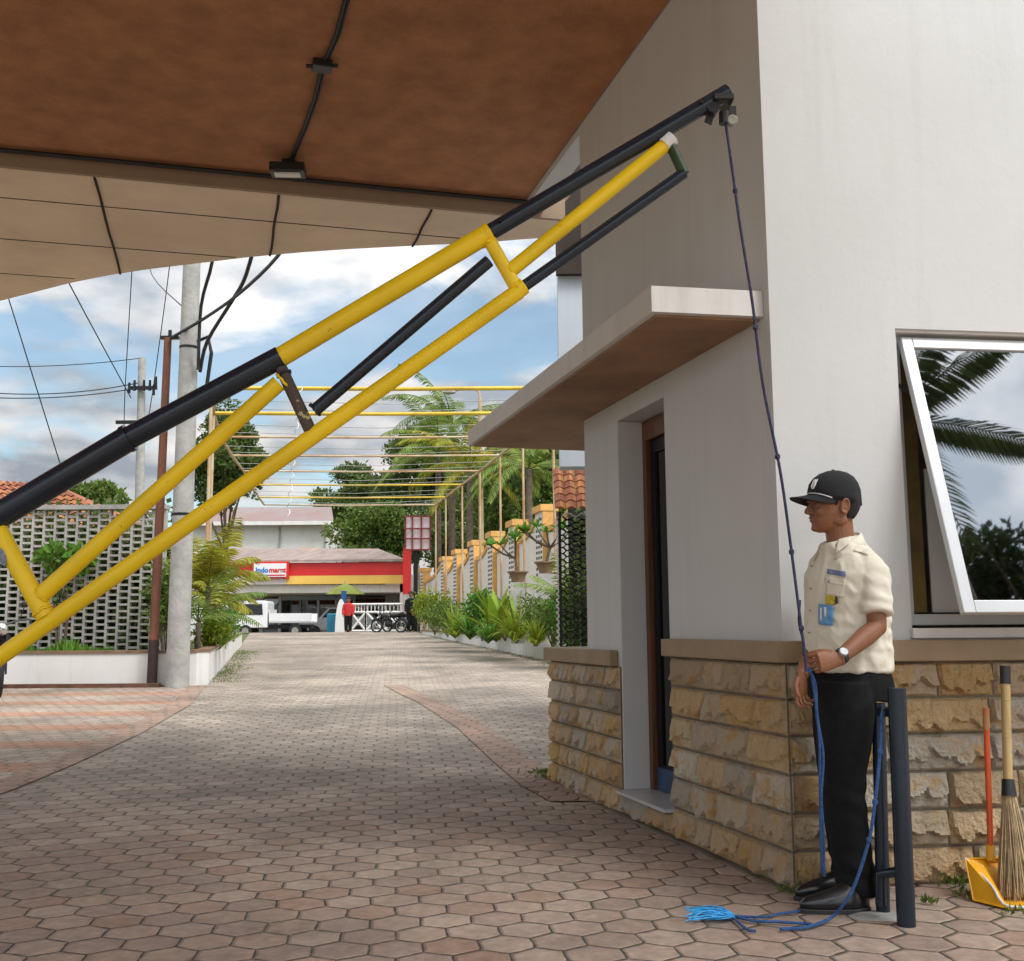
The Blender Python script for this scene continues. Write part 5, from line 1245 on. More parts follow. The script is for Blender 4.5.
cable([(176, 190, 38), (170, 262, 40), (154, 382, 44.5), (148, 420, 45)], .02, 'thin nearly upright wire just right of the far utility pole')
cable([(140, 230, 26), (152, 275, 26), (184, 308, 17.3)], .012, 'thin wire slanting down to the concrete pole just below the canopy edge')
cable([(-20, 366, 45), (142, 358, 45)], .02, 'topmost level wire going left from the far pole top', .15)
cable([(-20, 392, 44), (138, 383, 44.8)], .024, 'middle level wire going left from the far crossarm', .25)
cable([(-20, 397, 44), (138, 388, 44.7)], .024, 'lowest level wire going left from the far crossarm', .2)
# motorbikes
def motorbike(label, group=None):
    t = empty('motorbike'); tag(t, label, 'motorbike', group)
    def wheel(xc):
        bm = MB()
        for r_, rr, name, m in ():
            pass
        ringp = [Vector((xc + cos(a)*.27, 0, .29 + sin(a)*.27)) for a in [2*pi*i/28 for i in range(29)]]; tube(bm, ringp, .045, 8, caps=False); w = build(bm, 'wheel', m_rubber, t, smooth=True)
        bm = MB(); tube(bm, [Vector((xc + cos(a)*.225, 0, .29 + sin(a)*.225)) for a in [2*pi*i/28 for i in range(29)]], .016, 6, caps=False)
        for i in range(10): a = 2*pi*i/10; tube(bm, [(xc, 0, .29), (xc+cos(a)*.22, 0, .29+sin(a)*.22)], .006, 4)
        tube(bm, [(xc, -.06, .29), (xc, .06, .29)], .045, 10); sub(bm, 'rim', m_chrome, w)
    wheel(-.62); wheel(.62)
    bm = MB(); 
    for s_ in (-.07, .07): tube(bm, [(-.62, s_, .29), (-.42, s_, .82)], .022, 8); tube(bm, [(.62, s_*1.4, .29), (.15, s_*1.4, .36)], .022, 6); tube(bm, [(.6, s_*1.6, .32), (.42, s_*1.6, .68)], .025, 6)
    tube(bm, [(-.42, 0, .85), (-.2, 0, .55), (.05, 0, .33), (.3, 0, .4)], .035, 8); tube(bm, [(-.4, 0, .8), (.1, 0, .68), (.5, 0, .70)], .03, 8); build(bm, 'frame', m_dkmetal, t)
    bm = MB(); ball(bm, (-.02, 0, .36), .17, 1.1, .7, .85, 2); tube(bm, [(.02, .1, .25), (.3, .13, .24), (.75, .14, .36)], [.025, .03, .045], 8); build(bm, 'engine', m_dkmetal, t, smooth=True)
    bm = MB(); loft(bm, [[(x, y*w, z0 + zz*h_) for y, zz in ((-.1, 0), (-.13, .5), (-.07, 1), (.07, 1), (.13, .5), (.1, 0))] for x, w, z0, h_ in ((-.4, .6, .72, .12), (-.25, 1.1, .66, .22), (-.05, 1.1, .66, .2), (.12, .8, .66, .12))]); build(bm, 'fuel_tank', m_plasticb, t, smooth=True)
    bm = MB(); loft(bm, [[(x, y*w, z0 + zz*.09) for y, zz in ((-.13, 0), (-.13, .7), (-.08, 1), (.08, 1), (.13, .7), (.13, 0))] for x, w, z0 in ((.08, .7, .72), (.3, 1, .72), (.5, 1, .76), (.72, .75, .82))]); build(bm, 'seat', m_rubber, t, smooth=True)
    bm = MB(); tube(bm, [(-.36, -.34, 1.02), (-.42, -.2, 1.0), (-.45, 0, .93), (-.42, .2, 1.0), (-.36, .34, 1.02)], .014, 8)
    for s_ in (-1, 1): tube(bm, [(-.4, .22*s_, 1.0), (-.42, .28*s_, 1.2)], .007, 5); ball(bm, (-.42, .29*s_, 1.23), .06, .3, 1, .7, 2)
    build(bm, 'handlebar', m_plasticb, t)
    bm = MB(); ball(bm, (-.52, 0, .88), .09, .8, 1, 1, 2); build(bm, 'headlight', m_chrome, t, smooth=True)
    bm = MB(); tube(bm, [Vector((-.62 + cos(a)*.34, 0, .29 + sin(a)*.34)) for a in [.5+1.9*i/8 for i in range(9)]], .05, 8, flat=.5); build(bm, 'mudguard', m_plasticb, t, smooth=True); bm = MB(); tube(bm, [Vector((.62 + cos(a)*.34, 0, .29 + sin(a)*.34)) for a in [.2+1.7*i/8 for i in range(9)]], .06, 8, flat=.5); build(bm, 'mudguard', m_plasticb, t, smooth=True)
    return t
mb = motorbike('black motorbike half hidden at the left edge in front of the white planter')
mbs = []
def putbike(o, x, y, rz, s=1): o.location = (x, y, gz(y)); o.rotation_euler = (0, 0, rz); o.scale = (s, s, s)
for lab in ('black motorbike parked nearest in front of the white lattice gate', 'dark motorbike parked behind the nearest one by the white lattice gate'):
    k = copy_tree(mb); k['label'] = lab; k['group'] = 'motorbikes parked by the lattice gate'; mbs.append(k)
putbike(mb, X(1, 15.9), 15.9, radians(118), 1.05)
putbike(mbs[0], X(389, 45.3), 45.3, radians(-22), .92); putbike(mbs[1], X(398, 46.4), 46.4, radians(-32), .92)
# ------------------------------------------------------------------ right planter and stepped wall
pr = empty('planter', (0, 24, .4)); tag(pr, 'low white planter wall running uphill right of the drive', 'planter')
po = [(3.6, 19.0, .2, .79), (1.72, 19.2, .2, .79), (1.58, 19.6, .2, .795), (-.2, 27.6, .4, .85), (-2.1, 36, .6, .93), (-3.6, 43, .8, .985)]
pi_ = [(3.6, 19.2), (1.82, 19.36), (1.75, 19.66), (-.03, 27.64), (-1.93, 36.04), (-3.43, 43.04)]
bm = MB(); wall_strip(bm, po, pi_); build(bm, 'wall', m_white, pr)
bm = MB(); wall_strip(bm, [(x-.03, y-.02, a, b_) for x, y, a, b_ in po], pi_, .001, .05); build(bm, 'coping', m_cope, pr)
bm = MB()
for (x, y), (x2, y2), z1, z2 in zip(pi_, pi_[1:], [o_[3] for o_ in po], [o_[3] for o_ in po][1:]): quad(bm, (x, y, z1-.03), (x2, y2, z2-.03), (x2+6, y2, z2-.03), (x+6, y, z1-.03))
build(bm, 'soil', m_soil, pr)
m_orange = mat('orange painted trim', (.62, .34, .10), .7, nscale=3, namt=.25); m_cream = paint_mat('cream wall paint', (.70, .66, .60), (.40, .36, .30), .3)
cols_ = [(29.7, 4.42, 543), (33.2, 4.36, 515), (36.5, 4.30, 493), (39.9, 4.28, 474), (43.6, 4.22, 457), (46.9, 4.15, 444), (53.4, 4.02, 423)]
def wx(d): return 7.39 - .22*d
wv = Vector((-.2149, .9767, 0)); wn_v = Vector((.9767, .2149, 0))
sw = empty('stepped_wall', (wx(38), 38, .7)); tag(sw, 'cream and orange boundary wall stepping along the right side behind the planter', 'wall')
cseq = [(25.6, 4.5, 0)] + cols_
for i, (d, zt_, _) in enumerate(cseq):
    o_ = Vector((wx(d), d, .5)); 
    bm = MB(); boxv(bm, o_-wn_v*.12-wv*.45, wv*.9, wn_v*.34, UP*(zt_-.5-.18)); pier = build(bm, 'pier', m_cream, sw)
    bm = MB(); boxv(bm, o_-wn_v*.2-wv*.52+UP*(zt_-.5-.18), wv*1.04, wn_v*.5, UP*.18); boxv(bm, o_-wn_v*.14-wv*.50, wv*.049, wn_v*.38, UP*(zt_-.5-.183)); sub(bm, 'orange_trim', m_orange, pier)
    bm = MB()
    for k in range(14):
        z_ = zt_-.42-k*.15
        for s_ in (-.3, -.05, .2): boxv(bm, o_-wn_v*.124+wv*s_+UP*(z_-.5), wv*.17, wn_v*.003, UP*.075)
    sub(bm, 'vent_holes', m_dark, pier)
for (d0, z0, _), (d1, z1, _) in zip(cseq, cseq[1:]):
    a, b_ = Vector((wx(d0), d0, .5)) + wv*.451, Vector((wx(d1), d1, .5)) - wv*.561
    za, zb2 = z0-.25, z1-.75; n_ = 8; bm = MB(); tp = []
    for k in range(n_+1): u = k/n_; tp.append(a.lerp(b_, u) + UP*(lerp(za, zb2, u) - .5 - .18*sin(pi*u)))
    ext(bm, [a] + tp + [b_], wn_v*.15); build(bm, 'wall_panel', m_cream, sw)
    bm = MB(); loft(bm, [[p - wn_v*.05, p - wn_v*.05 + UP*.14, p + wn_v*.2 + UP*.14, p + wn_v*.2] for p in [q_+UP*.002 for q_ in tp]]); build(bm, 'orange_coping', m_orange, sw)
# pergola
pg = empty('pergola', (-4, 33, 0)); tag(pg, 'open yellow pipe pergola of level beams and thin posts over the drive', 'pergola')
m_py = mat('yellow pergola paint', (.62, .42, .035), .5, nscale=1.5, namt=.25); m_pw = mat('pale weathered pergola paint', (.55, .47, .30), .6, nscale=1.5, c2=(.40, .20, .09))
def xr_(d): return -.03 - .2157*(d-30)
ZB = 6.05
bd = [22.7, 25.3, 28.5, 31.5, 34.7, 38.1, 41.9, 44.6]
zbm = [ZZ(y_, d) for y_, d in zip((389, 414, 437.5, 456, 471.5, 485, 497.5, 505), bd)]
lft = [205, 208, 216, 228, 240, 248, 256, 262]
for i, d in enumerate(bd):
    bm = MB(); z_ = zbm[i]; tube(bm, [(X(lft[i], d), d, z_+.05), (lerp(X(lft[i], d), xr_(d), .5), d, z_+.0), (xr_(d), d, z_)], .045 if i < 2 else .03, 8); build(bm, 'beam', m_py if i in (0, 1, 5, 6) else m_pw, pg)
    if i:
        bm = MB(); tube(bm, [(xr_(d), d, z_), (xr_(d)+.03, d, .7)], .032, 8); build(bm, 'post', m_pw, pg)
bm = MB(); tube(bm, [(xr_(d), d, z_) for d, z_ in zip(bd, zbm)], .04, 8); build(bm, 'side_rail', m_pw, pg)
bm = MB(); tube(bm, [(X(l_, d), d, z_+.05) for l_, d, z_ in zip(lft, bd, zbm)], .04, 8); build(bm, 'side_rail', m_pw, pg)
for i in (0, 1):
    d = bd[i]; bm = MB(); tube(bm, [(X(lft[i], d), d, zbm[i]+.05), (X(lft[i], d), d, .6)], .035, 8); build(bm, 'post', m_pw, pg)
bm = MB()
for i in range(len(bd)-1):
    for f_ in (.33, .66):
        d = lerp(bd[i], bd[i+1], f_); z_ = lerp(zbm[i], zbm[i+1], f_)-.02; xl_ = lerp(X(lft[i], bd[i]), X(lft[i+1], bd[i+1]), f_)
        tube(bm, [(xl_, d, z_), (lerp(xl_, xr_(d), .5), d, z_-.12), (xr_(d), d, z_)], .008, 4)
build(bm, 'wires', m_conc, pg)
# spiral light string hanging from the first beam, bird-cage ring on the rail
m_sil = mat('pale tinsel', (.6, .6, .6), .4, nscale=20, namt=.2)
bm = MB(); a, b_ = P(301, 386, 22.5), P(288, 516, 22.6)
pts_ = [a.lerp(b_, k/60) + Vector((sin(k*1.1)*.035, cos(k*1.1)*.035, 0)) for k in range(61)]; tube(bm, pts_, .011, 4)
top(bm, 'hanging_garland', m_sil, 'thin twisted white garland hanging from the nearest pergola beam', 'garland')
# lamp post behind
lp = empty('street_lamp', (X(482, 52), 52, .9)); tag(lp, 'tall thin pale street lamp with curved arm behind the pergola posts', 'street lamp')
bm = MB(); a = Vector((X(482, 52), 52, .5)); b_ = P(480, 398, 52); tube(bm, [a, a.lerp(b_, .5), b_], [.15, .12, .09], 10); build(bm, 'pole', m_pw, lp)
bm = MB(); tube(bm, spline([b_, b_+Vector((-.1, 0, .35)), b_+Vector((-.6, 0, .5)), b_+Vector((-1.3, 0, .35))]), .05, 6); build(bm, 'arm', m_pw, lp)
bm = MB(); ball(bm, b_+Vector((-1.5, 0, .3)), .22, 1.5, .8, .5, 2); build(bm, 'lamp_head', m_conc, lp)
# ------------------------------------------------------------------ garden screen behind the house
gs = empty('garden_screen', (X(575, 12), 12, .6)); tag(gs, 'dark honeycomb screen with orange tiled top beside the pale house column', 'screen')
xs0, xs1 = X(562, 12), X(562, 12)+2.2; zs0, zs1 = .5, ZZ(513, 12)
bm = MB(); hw, hh = .115, .082; r_ = 0; z_ = zs0
while z_ < zs1-.02:
    k = 0; x_ = xs0 + (hw*.72 if r_ % 2 else 0)
    while x_ < xs1:
        pts6 = [(x_-hw*.5, z_), (x_-hw*.22, z_+hh*.42), (x_+hw*.22, z_+hh*.42), (x_+hw*.5, z_), (x_+hw*.22, z_-hh*.42), (x_-hw*.22, z_-hh*.42)]
        for (ax_, az_), (bx_, bz_) in zip(pts6, pts6[1:]+pts6[:1]):
            v = Vector((bx_-ax_, 0, bz_-az_)); n_ = Vector((-v.z, 0, v.x)).normalized()*.012
            boxv(bm, Vector((ax_, 12, az_))-n_*.5, v, n_, (0, .09, 0))
        x_ += hw*1.44; k += 1
    z_ += hh*.42; r_ += 1
build(bm, 'honeycomb', m_white, gs)
bm = MB(); box(bm, xs0-.03, xs0, 11.98, 12.12, zs0, zs1); build(bm, 'side_post', m_dkmetal, gs)
bm = MB(); tiles(bm, Vector((xs0-.08, 11.75, zs1+.0)), Vector((2.2, 0, 0)), Vector((0, .45, .50)), 18, 6); build(bm, 'roof', m_tile, gs)
bush('shrub', X(580, 12.7), 12.7, .2, 1.0, 1.7, 1500, .09, m_leaf_d, 'dark green shrub seen through the honeycomb screen', 61)
bm = MB(); r = random.Random(63); cloud(bm, [(Vector((X(578, 13)+.25+k*.5, 13.0, .5+j*.45)), (.32, .25, .34)) for k in range(4) for j in range(5)], 5200, .09, .05, r, .1); h3_ = empty('hedge', (X(590, 13), 13, .2)); tag(h3_, 'dense dark hedge filling the view behind the honeycomb screen', 'hedge'); build(bm, 'foliage', m_leaf_d, h3_)
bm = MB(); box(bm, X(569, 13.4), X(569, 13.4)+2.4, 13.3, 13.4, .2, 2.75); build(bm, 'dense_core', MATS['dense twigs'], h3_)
bush('shrub', X(600, 12.9), 12.9, .2, 1.0, 1.2, 900, .09, m_leaf_b, 'lighter green shrub low behind the honeycomb screen', 62)
# ------------------------------------------------------------------ shop at the end of the drive
DS = 57.0
shop = empty('shop', (X(330, DS), DS, gz(DS))); tag(shop, 'roadside shop with red and yellow fascia at the far end of the drive', 'shop')
m_red = mat('red fascia', (.62, .02, .02), .4, nscale=1, namt=.08); m_fy = mat('yellow fascia', (.80, .50, .10), .4, nscale=1, namt=.08)
sx0, sx1 = X(228, DS), X(404, DS)
bm = MB(); box(bm, sx0, sx1, DS, DS+.3, ZZ(575, DS), ZZ(562, DS)); build(bm, 'red_fascia', m_red, shop)
bm = MB(); box(bm, X(286, DS), sx1, DS+.003, DS+.3, ZZ(583.5, DS), ZZ(575, DS)-.003); build(bm, 'yellow_fascia', m_fy, shop)
bm = MB(); box(bm, sx0, X(286, DS)-.004, DS+.003, DS+.3, ZZ(583.5, DS), ZZ(575, DS)-.003); build(bm, 'cream_fascia', m_cream, shop)
bm = MB(); box(bm, sx0-2, sx1, DS+.31, DS+9, ZZ(592, DS), ZZ(584, DS)); build(bm, 'porch_ceiling', m_cream, shop)
bm = MB(); zr = ZZ(562, DS); ext(bm, [(sx0-3, DS-.2, zr+.02), (sx1+.1, DS-.2, zr+.02), (sx1-2.5, DS+9, zr+1.25), (sx0-3, DS+9, zr+1.35)], (0, .02, .12)); build(bm, 'roof', mat('grey brown roof sheet', (.22, .17, .145), .8, nscale=.8, c2=(.36, .27, .24), stretch=(3, .4, 1)), shop)
bm = MB(); z0 = .3; yb = DS+6
box(bm, sx0-2, X(235, DS), yb, yb+.2, z0, 4.2); box(bm, X(372, DS), sx1, yb, yb+.2, z0, 4.2); box(bm, sx1-.25, sx1, DS+.31, yb, z0, 4.1); build(bm, 'wall', m_cream, shop)
bm = MB(); box(bm, X(235, DS)-1, X(372, DS)+1, yb+.12, yb+.16, z0, 4.1); build(bm, 'glazing', glass_mat('shop glass', (.12, .14, .15), .12), shop)
bm = MB(); box(bm, X(235, DS)-1, X(372, DS)+1, yb+3, yb+3.2, z0, 4.1); build(bm, 'back_wall', mat('dim shop interior', (.22, .21, .19), .9, nscale=1.2, namt=.6), shop)
for xx in (248, 262, 280, 300, 318, 336, 354):
    bm = MB(); xx_ = X(xx, yb); box(bm, xx_-.07, xx_+.07, yb, yb+.115, z0, 3.9); build(bm, 'mullion', m_alu if xx != 300 else m_conc, shop)
bm = MB(); box(bm, X(282, yb), X(356, yb), yb-.05, yb-.003, 2.75, 3.15); build(bm, 'blind', mat('pale blue blind', (.45, .55, .6), .6, nscale=2, namt=.2), shop)
bm = MB(); box(bm, X(236, DS), X(246, DS), DS+.4, DS+.8, z0, ZZ(584, DS)); build(bm, 'pillar', m_conc, shop)
bm = MB(); box(bm, X(403, DS-.5), X(410.5, DS-.5), DS-.6, DS-.15, .3, ZZ(548, DS)); build(bm, 'red_pillar', m_red, shop)
# shop sign
bm = MB(); s0, s1, sz0, sz1 = X(253, DS-.3), X(285.5, DS-.3), ZZ(576, DS-.3), ZZ(562.5, DS-.3)
box(bm, s0-.12, s1+.12, DS-.25, DS-.003, sz0-.08, sz1+.1); build(bm, 'sign_case', m_red, shop)
bm = MB(); box(bm, s0, s1, DS-.31, DS-.252, sz0, sz1); sg = build(bm, 'sign', m_wh, shop)
def text_mesh(txt, size, m, parent, loc, name='lettering', bold=.012):
    cu = bpy.data.curves.new('t', 'FONT'); cu.body = txt; cu.size = size; cu.extrude = .01; cu.offset = bold; cu.align_x = 'LEFT'
    o = bpy.data.objects.new('t', cu); col.objects.link(o); dg = bpy.context.evaluated_depsgraph_get(); me = bpy.data.meshes.new_from_object(o.evaluated_get(dg)); bpy.data.objects.remove(o)
    me.transform(Matrix.Rotation(pi/2, 4, 'X')); w = max(v.co.x for v in me.vertices); me.transform(Matrix.Translation(loc))
    me.materials.clear(); me.materials.append(m); ob = bpy.data.objects.new(name, me); col.objects.link(ob); ob.parent = parent; return w
L_ = shop.location
m_sb = mat('sign blue', (.01, .16, .50), .4, nscale=1, namt=.05)
w1_ = text_mesh('Indo', .37, m_sb, sg, Vector((s0+.10, DS-.32, sz0+.24))-L_)
text_mesh('maret', .37, m_red, sg, Vector((s0+.13+w1_, DS-.32, sz0+.24))-L_)
bm = MB(); box(bm, s0+.06, s0+.8, DS-.32, DS-.311, sz0+.05, sz0+.12); sub(bm, 'blue_stripe', m_sb, sg)
bm = MB(); box(bm, s0+.81, s1-.06, DS-.32, DS-.311, sz0+.05, sz0+.12); sub(bm, 'red_stripe', m_red, sg)
# white upper block behind the shop
ub_ = empty('warehouse', (X(270, 76), 76, .5)); tag(ub_, 'plain white two-storey block with red and grey sheet roof behind the shop', 'building')
bm = MB(); box(bm, X(190, 76), X(329, 76), 76, 86, .3, ZZ(523, 76)); build(bm, 'wall', m_white, ub_)
bm = MB(); zz_ = ZZ(523, 76); ext(bm, [(X(180, 76), 75.3, zz_), (X(334, 76), 75.3, zz_), (X(318, 76), 81, zz_+1.6), (X(180, 76), 81, zz_+1.6)], (0, .02, .15)); build(bm, 'roof', mat('red grey roof sheet', (.24, .13, .115), .8, nscale=.35, c2=(.23, .215, .21), stretch=(1, .4, 1)), ub_)
bm = MB(); box(bm, X(180, 76), X(334, 76), 75.2, 75.29, zz_-.15, zz_+.12); build(bm, 'gutter', m_white, ub_)
for xx in (278, 324): 
    bm = MB(); tube(bm, [(X(xx, 75.9), 75.9, .5), (X(xx, 75.9), 75.9, zz_-.2)], .06, 6); build(bm, 'drainpipe', m_conc, ub_)
bm = MB(); ext(bm, [(X(286, 70), 70, ZZ(553, 70)), (X(328, 70), 70, ZZ(553, 70)), (X(326, 70), 70, ZZ(548, 70)), (X(300, 70), 70, ZZ(547, 70))], (0, 2, 0)); top(bm, 'roof_tarpaulin', m_fy, 'yellow tarpaulin lying on the shop roof', 'tarpaulin')
# sign tower
st = empty('sign_tower', (X(417, 51), 51, .85)); tag(st, 'pinkish white sign board in a dark red lattice frame on a tall post', 'sign')
bm = MB(); box(bm, X(405, 51), X(430, 51), 51, 51.15, ZZ(549, 51), ZZ(517, 51)); build(bm, 'board', mat('pinkish white board', (.75, .58, .60), .6, nscale=1.2, c2=(.80, .72, .72)), st)
bm = MB(); zA, zB = ZZ(550, 51), ZZ(516, 51)
for xx in (405, 412, 421, 430): box(bm, X(xx, 51)-.032, X(xx, 51)+.032, 50.9, 50.997, zA, zB)
for yy in (517, 529, 539, 550): box(bm, X(404, 51), X(431, 51), 50.8, 50.897, ZZ(yy, 51)-.032, ZZ(yy, 51)+.032)
build(bm, 'frame', mat('dark red frame', (.22, .02, .03), .5, nscale=2, namt=.2), st)
bm = MB(); box(bm, X(413, 51), X(417, 51), 51.2, 51.4, .5, zB); build(bm, 'post', m_dkmetal, st)
# white lattice gate
lg = empty('lattice_gate', (X(378, 48.5), 48.5, gz(48.5))); tag(lg, 'white gate with crossed lattice bars at the end of the drive', 'gate')
zg0, zg1 = gz(48.5)+.05, ZZ(604, 48.5); xg = [X(351, 48.5), X(366, 48.5), X(384, 48.5), X(404, 48.5)]
bm = MB()
for a, b_ in zip(xg, xg[1:]):
    for (p, q_) in (((a, zg0), (b_, zg1-.35)), ((a, zg1-.35), (b_, zg0)), ((a, zg1-.35), (b_, zg1-.35)), ((a, zg0), (b_, zg0)), ((a, zg1), (b_, zg1)), ((a, zg0), (a, zg1)), ((b_, zg0), (b_, zg1))): tube(bm, [(p[0], 48.5, p[1]), (q_[0], 48.5, q_[1])], .055, 6)
    for k in range(5): xx_ = lerp(a, b_, (k+.5)/5); tube(bm, [(xx_, 48.5, zg1-.35), (xx_, 48.5, zg1)], .02, 4)
build(bm, 'lattice', m_white, lg)
bm = MB(); box(bm, xg[-1]-.02, xg[-1]+.4, 48.3, 48.7, .8, 2.6); build(bm, 'gate_pier', m_conc, lg)
# pickup truck
tk = empty('pickup_truck', (X(285, 57.0)-.2, 54.4, 0)); tk.location.z = .72
tag(tk, 'small white flatbed pickup truck parked sideways in front of the shop', 'truck')
tx, ty, tz = tk.location; m_car = mat('white car paint', (.74, .75, .76), .25, nscale=1, namt=.04, coat=.5); m_cg = mat('car glass', (.03, .035, .04), .08, nscale=3, namt=.2)
x0 = X(235, 54.4)
bm = MB(); prof_ = [(0, .45), (.02, .9), (.15, 1.02), (.62, 1.72), (.75, 1.78), (1.7, 1.78), (1.8, 1.7), (1.82, .45)]
ext(bm, [(x0+a, 53.6, tz+b_) for a, b_ in prof_], (0, 1.6, 0)); build(bm, 'cab', m_car, tk, bevel=.05)
bm = MB(); ext(bm, [(x0+.72, 53.585, tz+1.62), (x0+1.55, 53.585, tz+1.62), (x0+1.6, 53.585, tz+1.08), (x0+.42, 53.585, tz+1.08)], (0, .012, 0)); build(bm, 'side_window', m_cg, tk)
bm = MB(); quad(bm, (x0+.17, 53.7, tz+1.09), (x0+.17, 55.1, tz+1.09), (x0+.58, 55.0, tz+1.70), (x0+.58, 53.8, tz+1.70)); build(bm, 'windscreen', m_cg, tk)
bm = MB(); box(bm, x0-.03, x0+.02, 53.7, 53.95, tz+.62, tz+.8); build(bm, 'headlight', m_chrome, tk)
bm = MB(); box(bm, x0-.06, x0+.25, 53.57, 53.598, tz+.48, tz+.62); build(bm, 'bumper', m_conc, tk)
bm = MB(); box(bm, x0+1.9, x0+4.0, 53.6, 53.64, tz+.75, tz+1.15); box(bm, x0+1.9, x0+4.0, 55.16, 55.2, tz+.75, tz+1.15); box(bm, x0+1.9, x0+1.94, 53.641, 55.159, tz+.75, tz+1.35); box(bm, x0+1.9, x0+4.0, 53.645, 55.155, tz+.68, tz+.748); build(bm, 'bed', m_car, tk)
bm = MB(); box(bm, x0+1.0, x0+3.9, 53.9, 54.9, tz+.4, tz+.6); build(bm, 'chassis', m_dkmetal, tk)
for a in (.75, 3.2):
    bm = MB(); tube(bm, [(x0+a, 53.58, tz+.3), (x0+a, 53.78, tz+.3)], .3, 18); w = build(bm, 'wheel', m_rubber, tk); bm = MB(); tube(bm, [(x0+a, 53.57, tz+.3), (x0+a, 53.579, tz+.3)], .17, 14); sub(bm, 'rim', m_chrome, w)
    bm = MB(); tube(bm, [(x0+a, 55.0, tz+.3), (x0+a, 55.2, tz+.3)], .3, 18); build(bm, 'wheel', m_rubber, tk)
# silver car behind the truck
sc_ = empty('parked_car', (X(310, 59), 59.5, gz(59))); tag(sc_, 'silver grey car parked behind the flatbed in front of the shop glazing', 'car')
bm = MB(); xc, zc = X(300, 59), gz(59)
ext(bm, [(xc+a, 58.8, zc+b_) for a, b_ in ((0, .35), (0, .8), (.3, .95), (1.1, 1.05), (1.6, 1.62), (3.3, 1.66), (3.9, 1.2), (4.1, .9), (4.1, .35))], (0, 1.6, 0)); build(bm, 'body', mat('silver car paint', (.42, .44, .45), .3, .5, nscale=2, namt=.05), sc_, bevel=.06)
bm = MB(); ext(bm, [(xc+a, 58.785, zc+b_) for a, b_ in ((1.25, 1.05), (1.68, 1.52), (3.2, 1.55), (3.6, 1.1))], (0, .012, 0)); build(bm, 'side_window', m_cg, sc_)
for a in (.85, 3.25): bm = MB(); tube(bm, [(xc+a, 58.78, zc+.32), (xc+a, 59.0, zc+.32)], .32, 16); build(bm, 'wheel', m_rubber, sc_)
# parasol, bin, people in the distance
ps_ = empty('parasol', (X(349, 52), 52, gz(52))); tag(ps_, 'green parasol open in front of the shop porch', 'parasol')
bm = MB(); cx_, zp = X(345, 52), ZZ(593, 52); R_ = [[(cx_+cos(2*pi*k/10)*r_, 52+sin(2*pi*k/10)*r_, z_) for k in range(10)] for r_, z_ in ((.95, zp-.05), (.6, zp+.22), (.06, zp+.48))]; loft(bm, R_); build(bm, 'canopy', mat('olive green cloth', (.16, .19, .03), .8, nscale=2, namt=.25), ps_)
bm = MB(); tube(bm, [(cx_, 52, .8), (cx_, 52, zp+.6)], .03, 6); build(bm, 'pole', m_conc, ps_)
bn = MB(); bx0 = X(327, 50); box(bn, bx0, X(338, 50), 50, 50.5, gz(50), ZZ(613, 50)); top(bn, 'storage_box', mat('turquoise plastic', (.01, .16, .26), .4, nscale=3, namt=.2), 'blue box standing between the truck and the person in red', 'box', bevel=.05)
bn = MB(); box(bn, X(341, 50.6), X(345.5, 50.6), 50.6, 50.9, gz(50), ZZ(590, 50)); top(bn, 'blue_panel', mat('deep blue board', (.01, .07, .20), .5, nscale=2, namt=.3), 'narrow upright dark blue board under the green parasol', 'board')
bn = MB(); ring = [(X(348, 49.6)-.32+cos(a)*.26, 49.6, gz(49)+ .0 + max(0, sin(a))*1.5) for a in [pi*i/12 for i in range(13)]]; ext(bn, ring, (0, .08, 0)); top(bn, 'white_board', m_white, 'rounded white board standing left of the person in red', 'board')
def far_person(name, x, d, m_up, m_lo, label, h_=1.62):
    t = empty(name, (x, d, gz(d))); tag(t, label, 'person'); z0 = gz(d); k = h_/1.7
    def z(v): return z0 + v*k
    bm = MB(); ball(bm, (x, d, z(1.58)), .115, .85, .95, 1.1, 3); tube(bm, [(x, d, z(1.3)), (x, d, z(1.5))], .055, 10)
    loft(bm, [ering((x, d, z(v)), rx, ry, 0, 14) for v, rx, ry in ((.86, .15, .1), (1.1, .14, .1), (1.35, .18, .1), (1.42, .1, .07))])
    for s_ in (-1, 1):
        tube(bm, [(x+s_*.17, d, z(1.36)), (x+s_*.22, d-.03, z(1.08)), (x+s_*.21, d-.1, z(.82))], [.05, .042, .03], 8); tube(bm, [(x+s_*.21, d-.1, z(.82)), (x+s_*.205, d-.13, z(.72))], [.032, .02], 6)
        tube(bm, [(x+s_*.09, d, z(.9)), (x+s_*.09, d-.02, z(.48)), (x+s_*.09, d, z(.08))], [.085, .06, .04], 8); tube(bm, [(x+s_*.09, d+.04, z(.03)), (x+s_*.1, d-.15, z(.03))], [.04, .035], 6)
    build(remeshed(bm, .016, 1), 'body', m_skin, t, smooth=True)
    bm = MB(); loft(bm, [ering((x, d, z(v)), rx, ry, 0, 18) for v, rx, ry in ((.78, .185, .135), (1.1, .17, .13), (1.35, .205, .125), (1.43, .12, .08))])
    for s_ in (-1, 1): tube(bm, [(x+s_*.17, d, z(1.36)), (x+s_*.225, d-.03, z(1.08)), (x+s_*.215, d-.09, z(.86))], [.068, .06, .05], 10)
    build(remeshed(bm, .018, 1), 'jacket', m_up, t, smooth=True)
    bm = MB(); 
    for s_ in (-1, 1): tube(bm, [(x+s_*.09, d, z(.88)), (x+s_*.095, d-.02, z(.48)), (x+s_*.095, d, z(.06))], [.105, .085, .07], 10)
    build(remeshed(bm, .018, 1), 'trousers', m_lo, t, smooth=True)
    bm = MB(); ball(bm, (x, d+.015, z(1.62)), .12, .9, 1, .95, 3); build(bm, 'hair', m_hair, t, smooth=True)
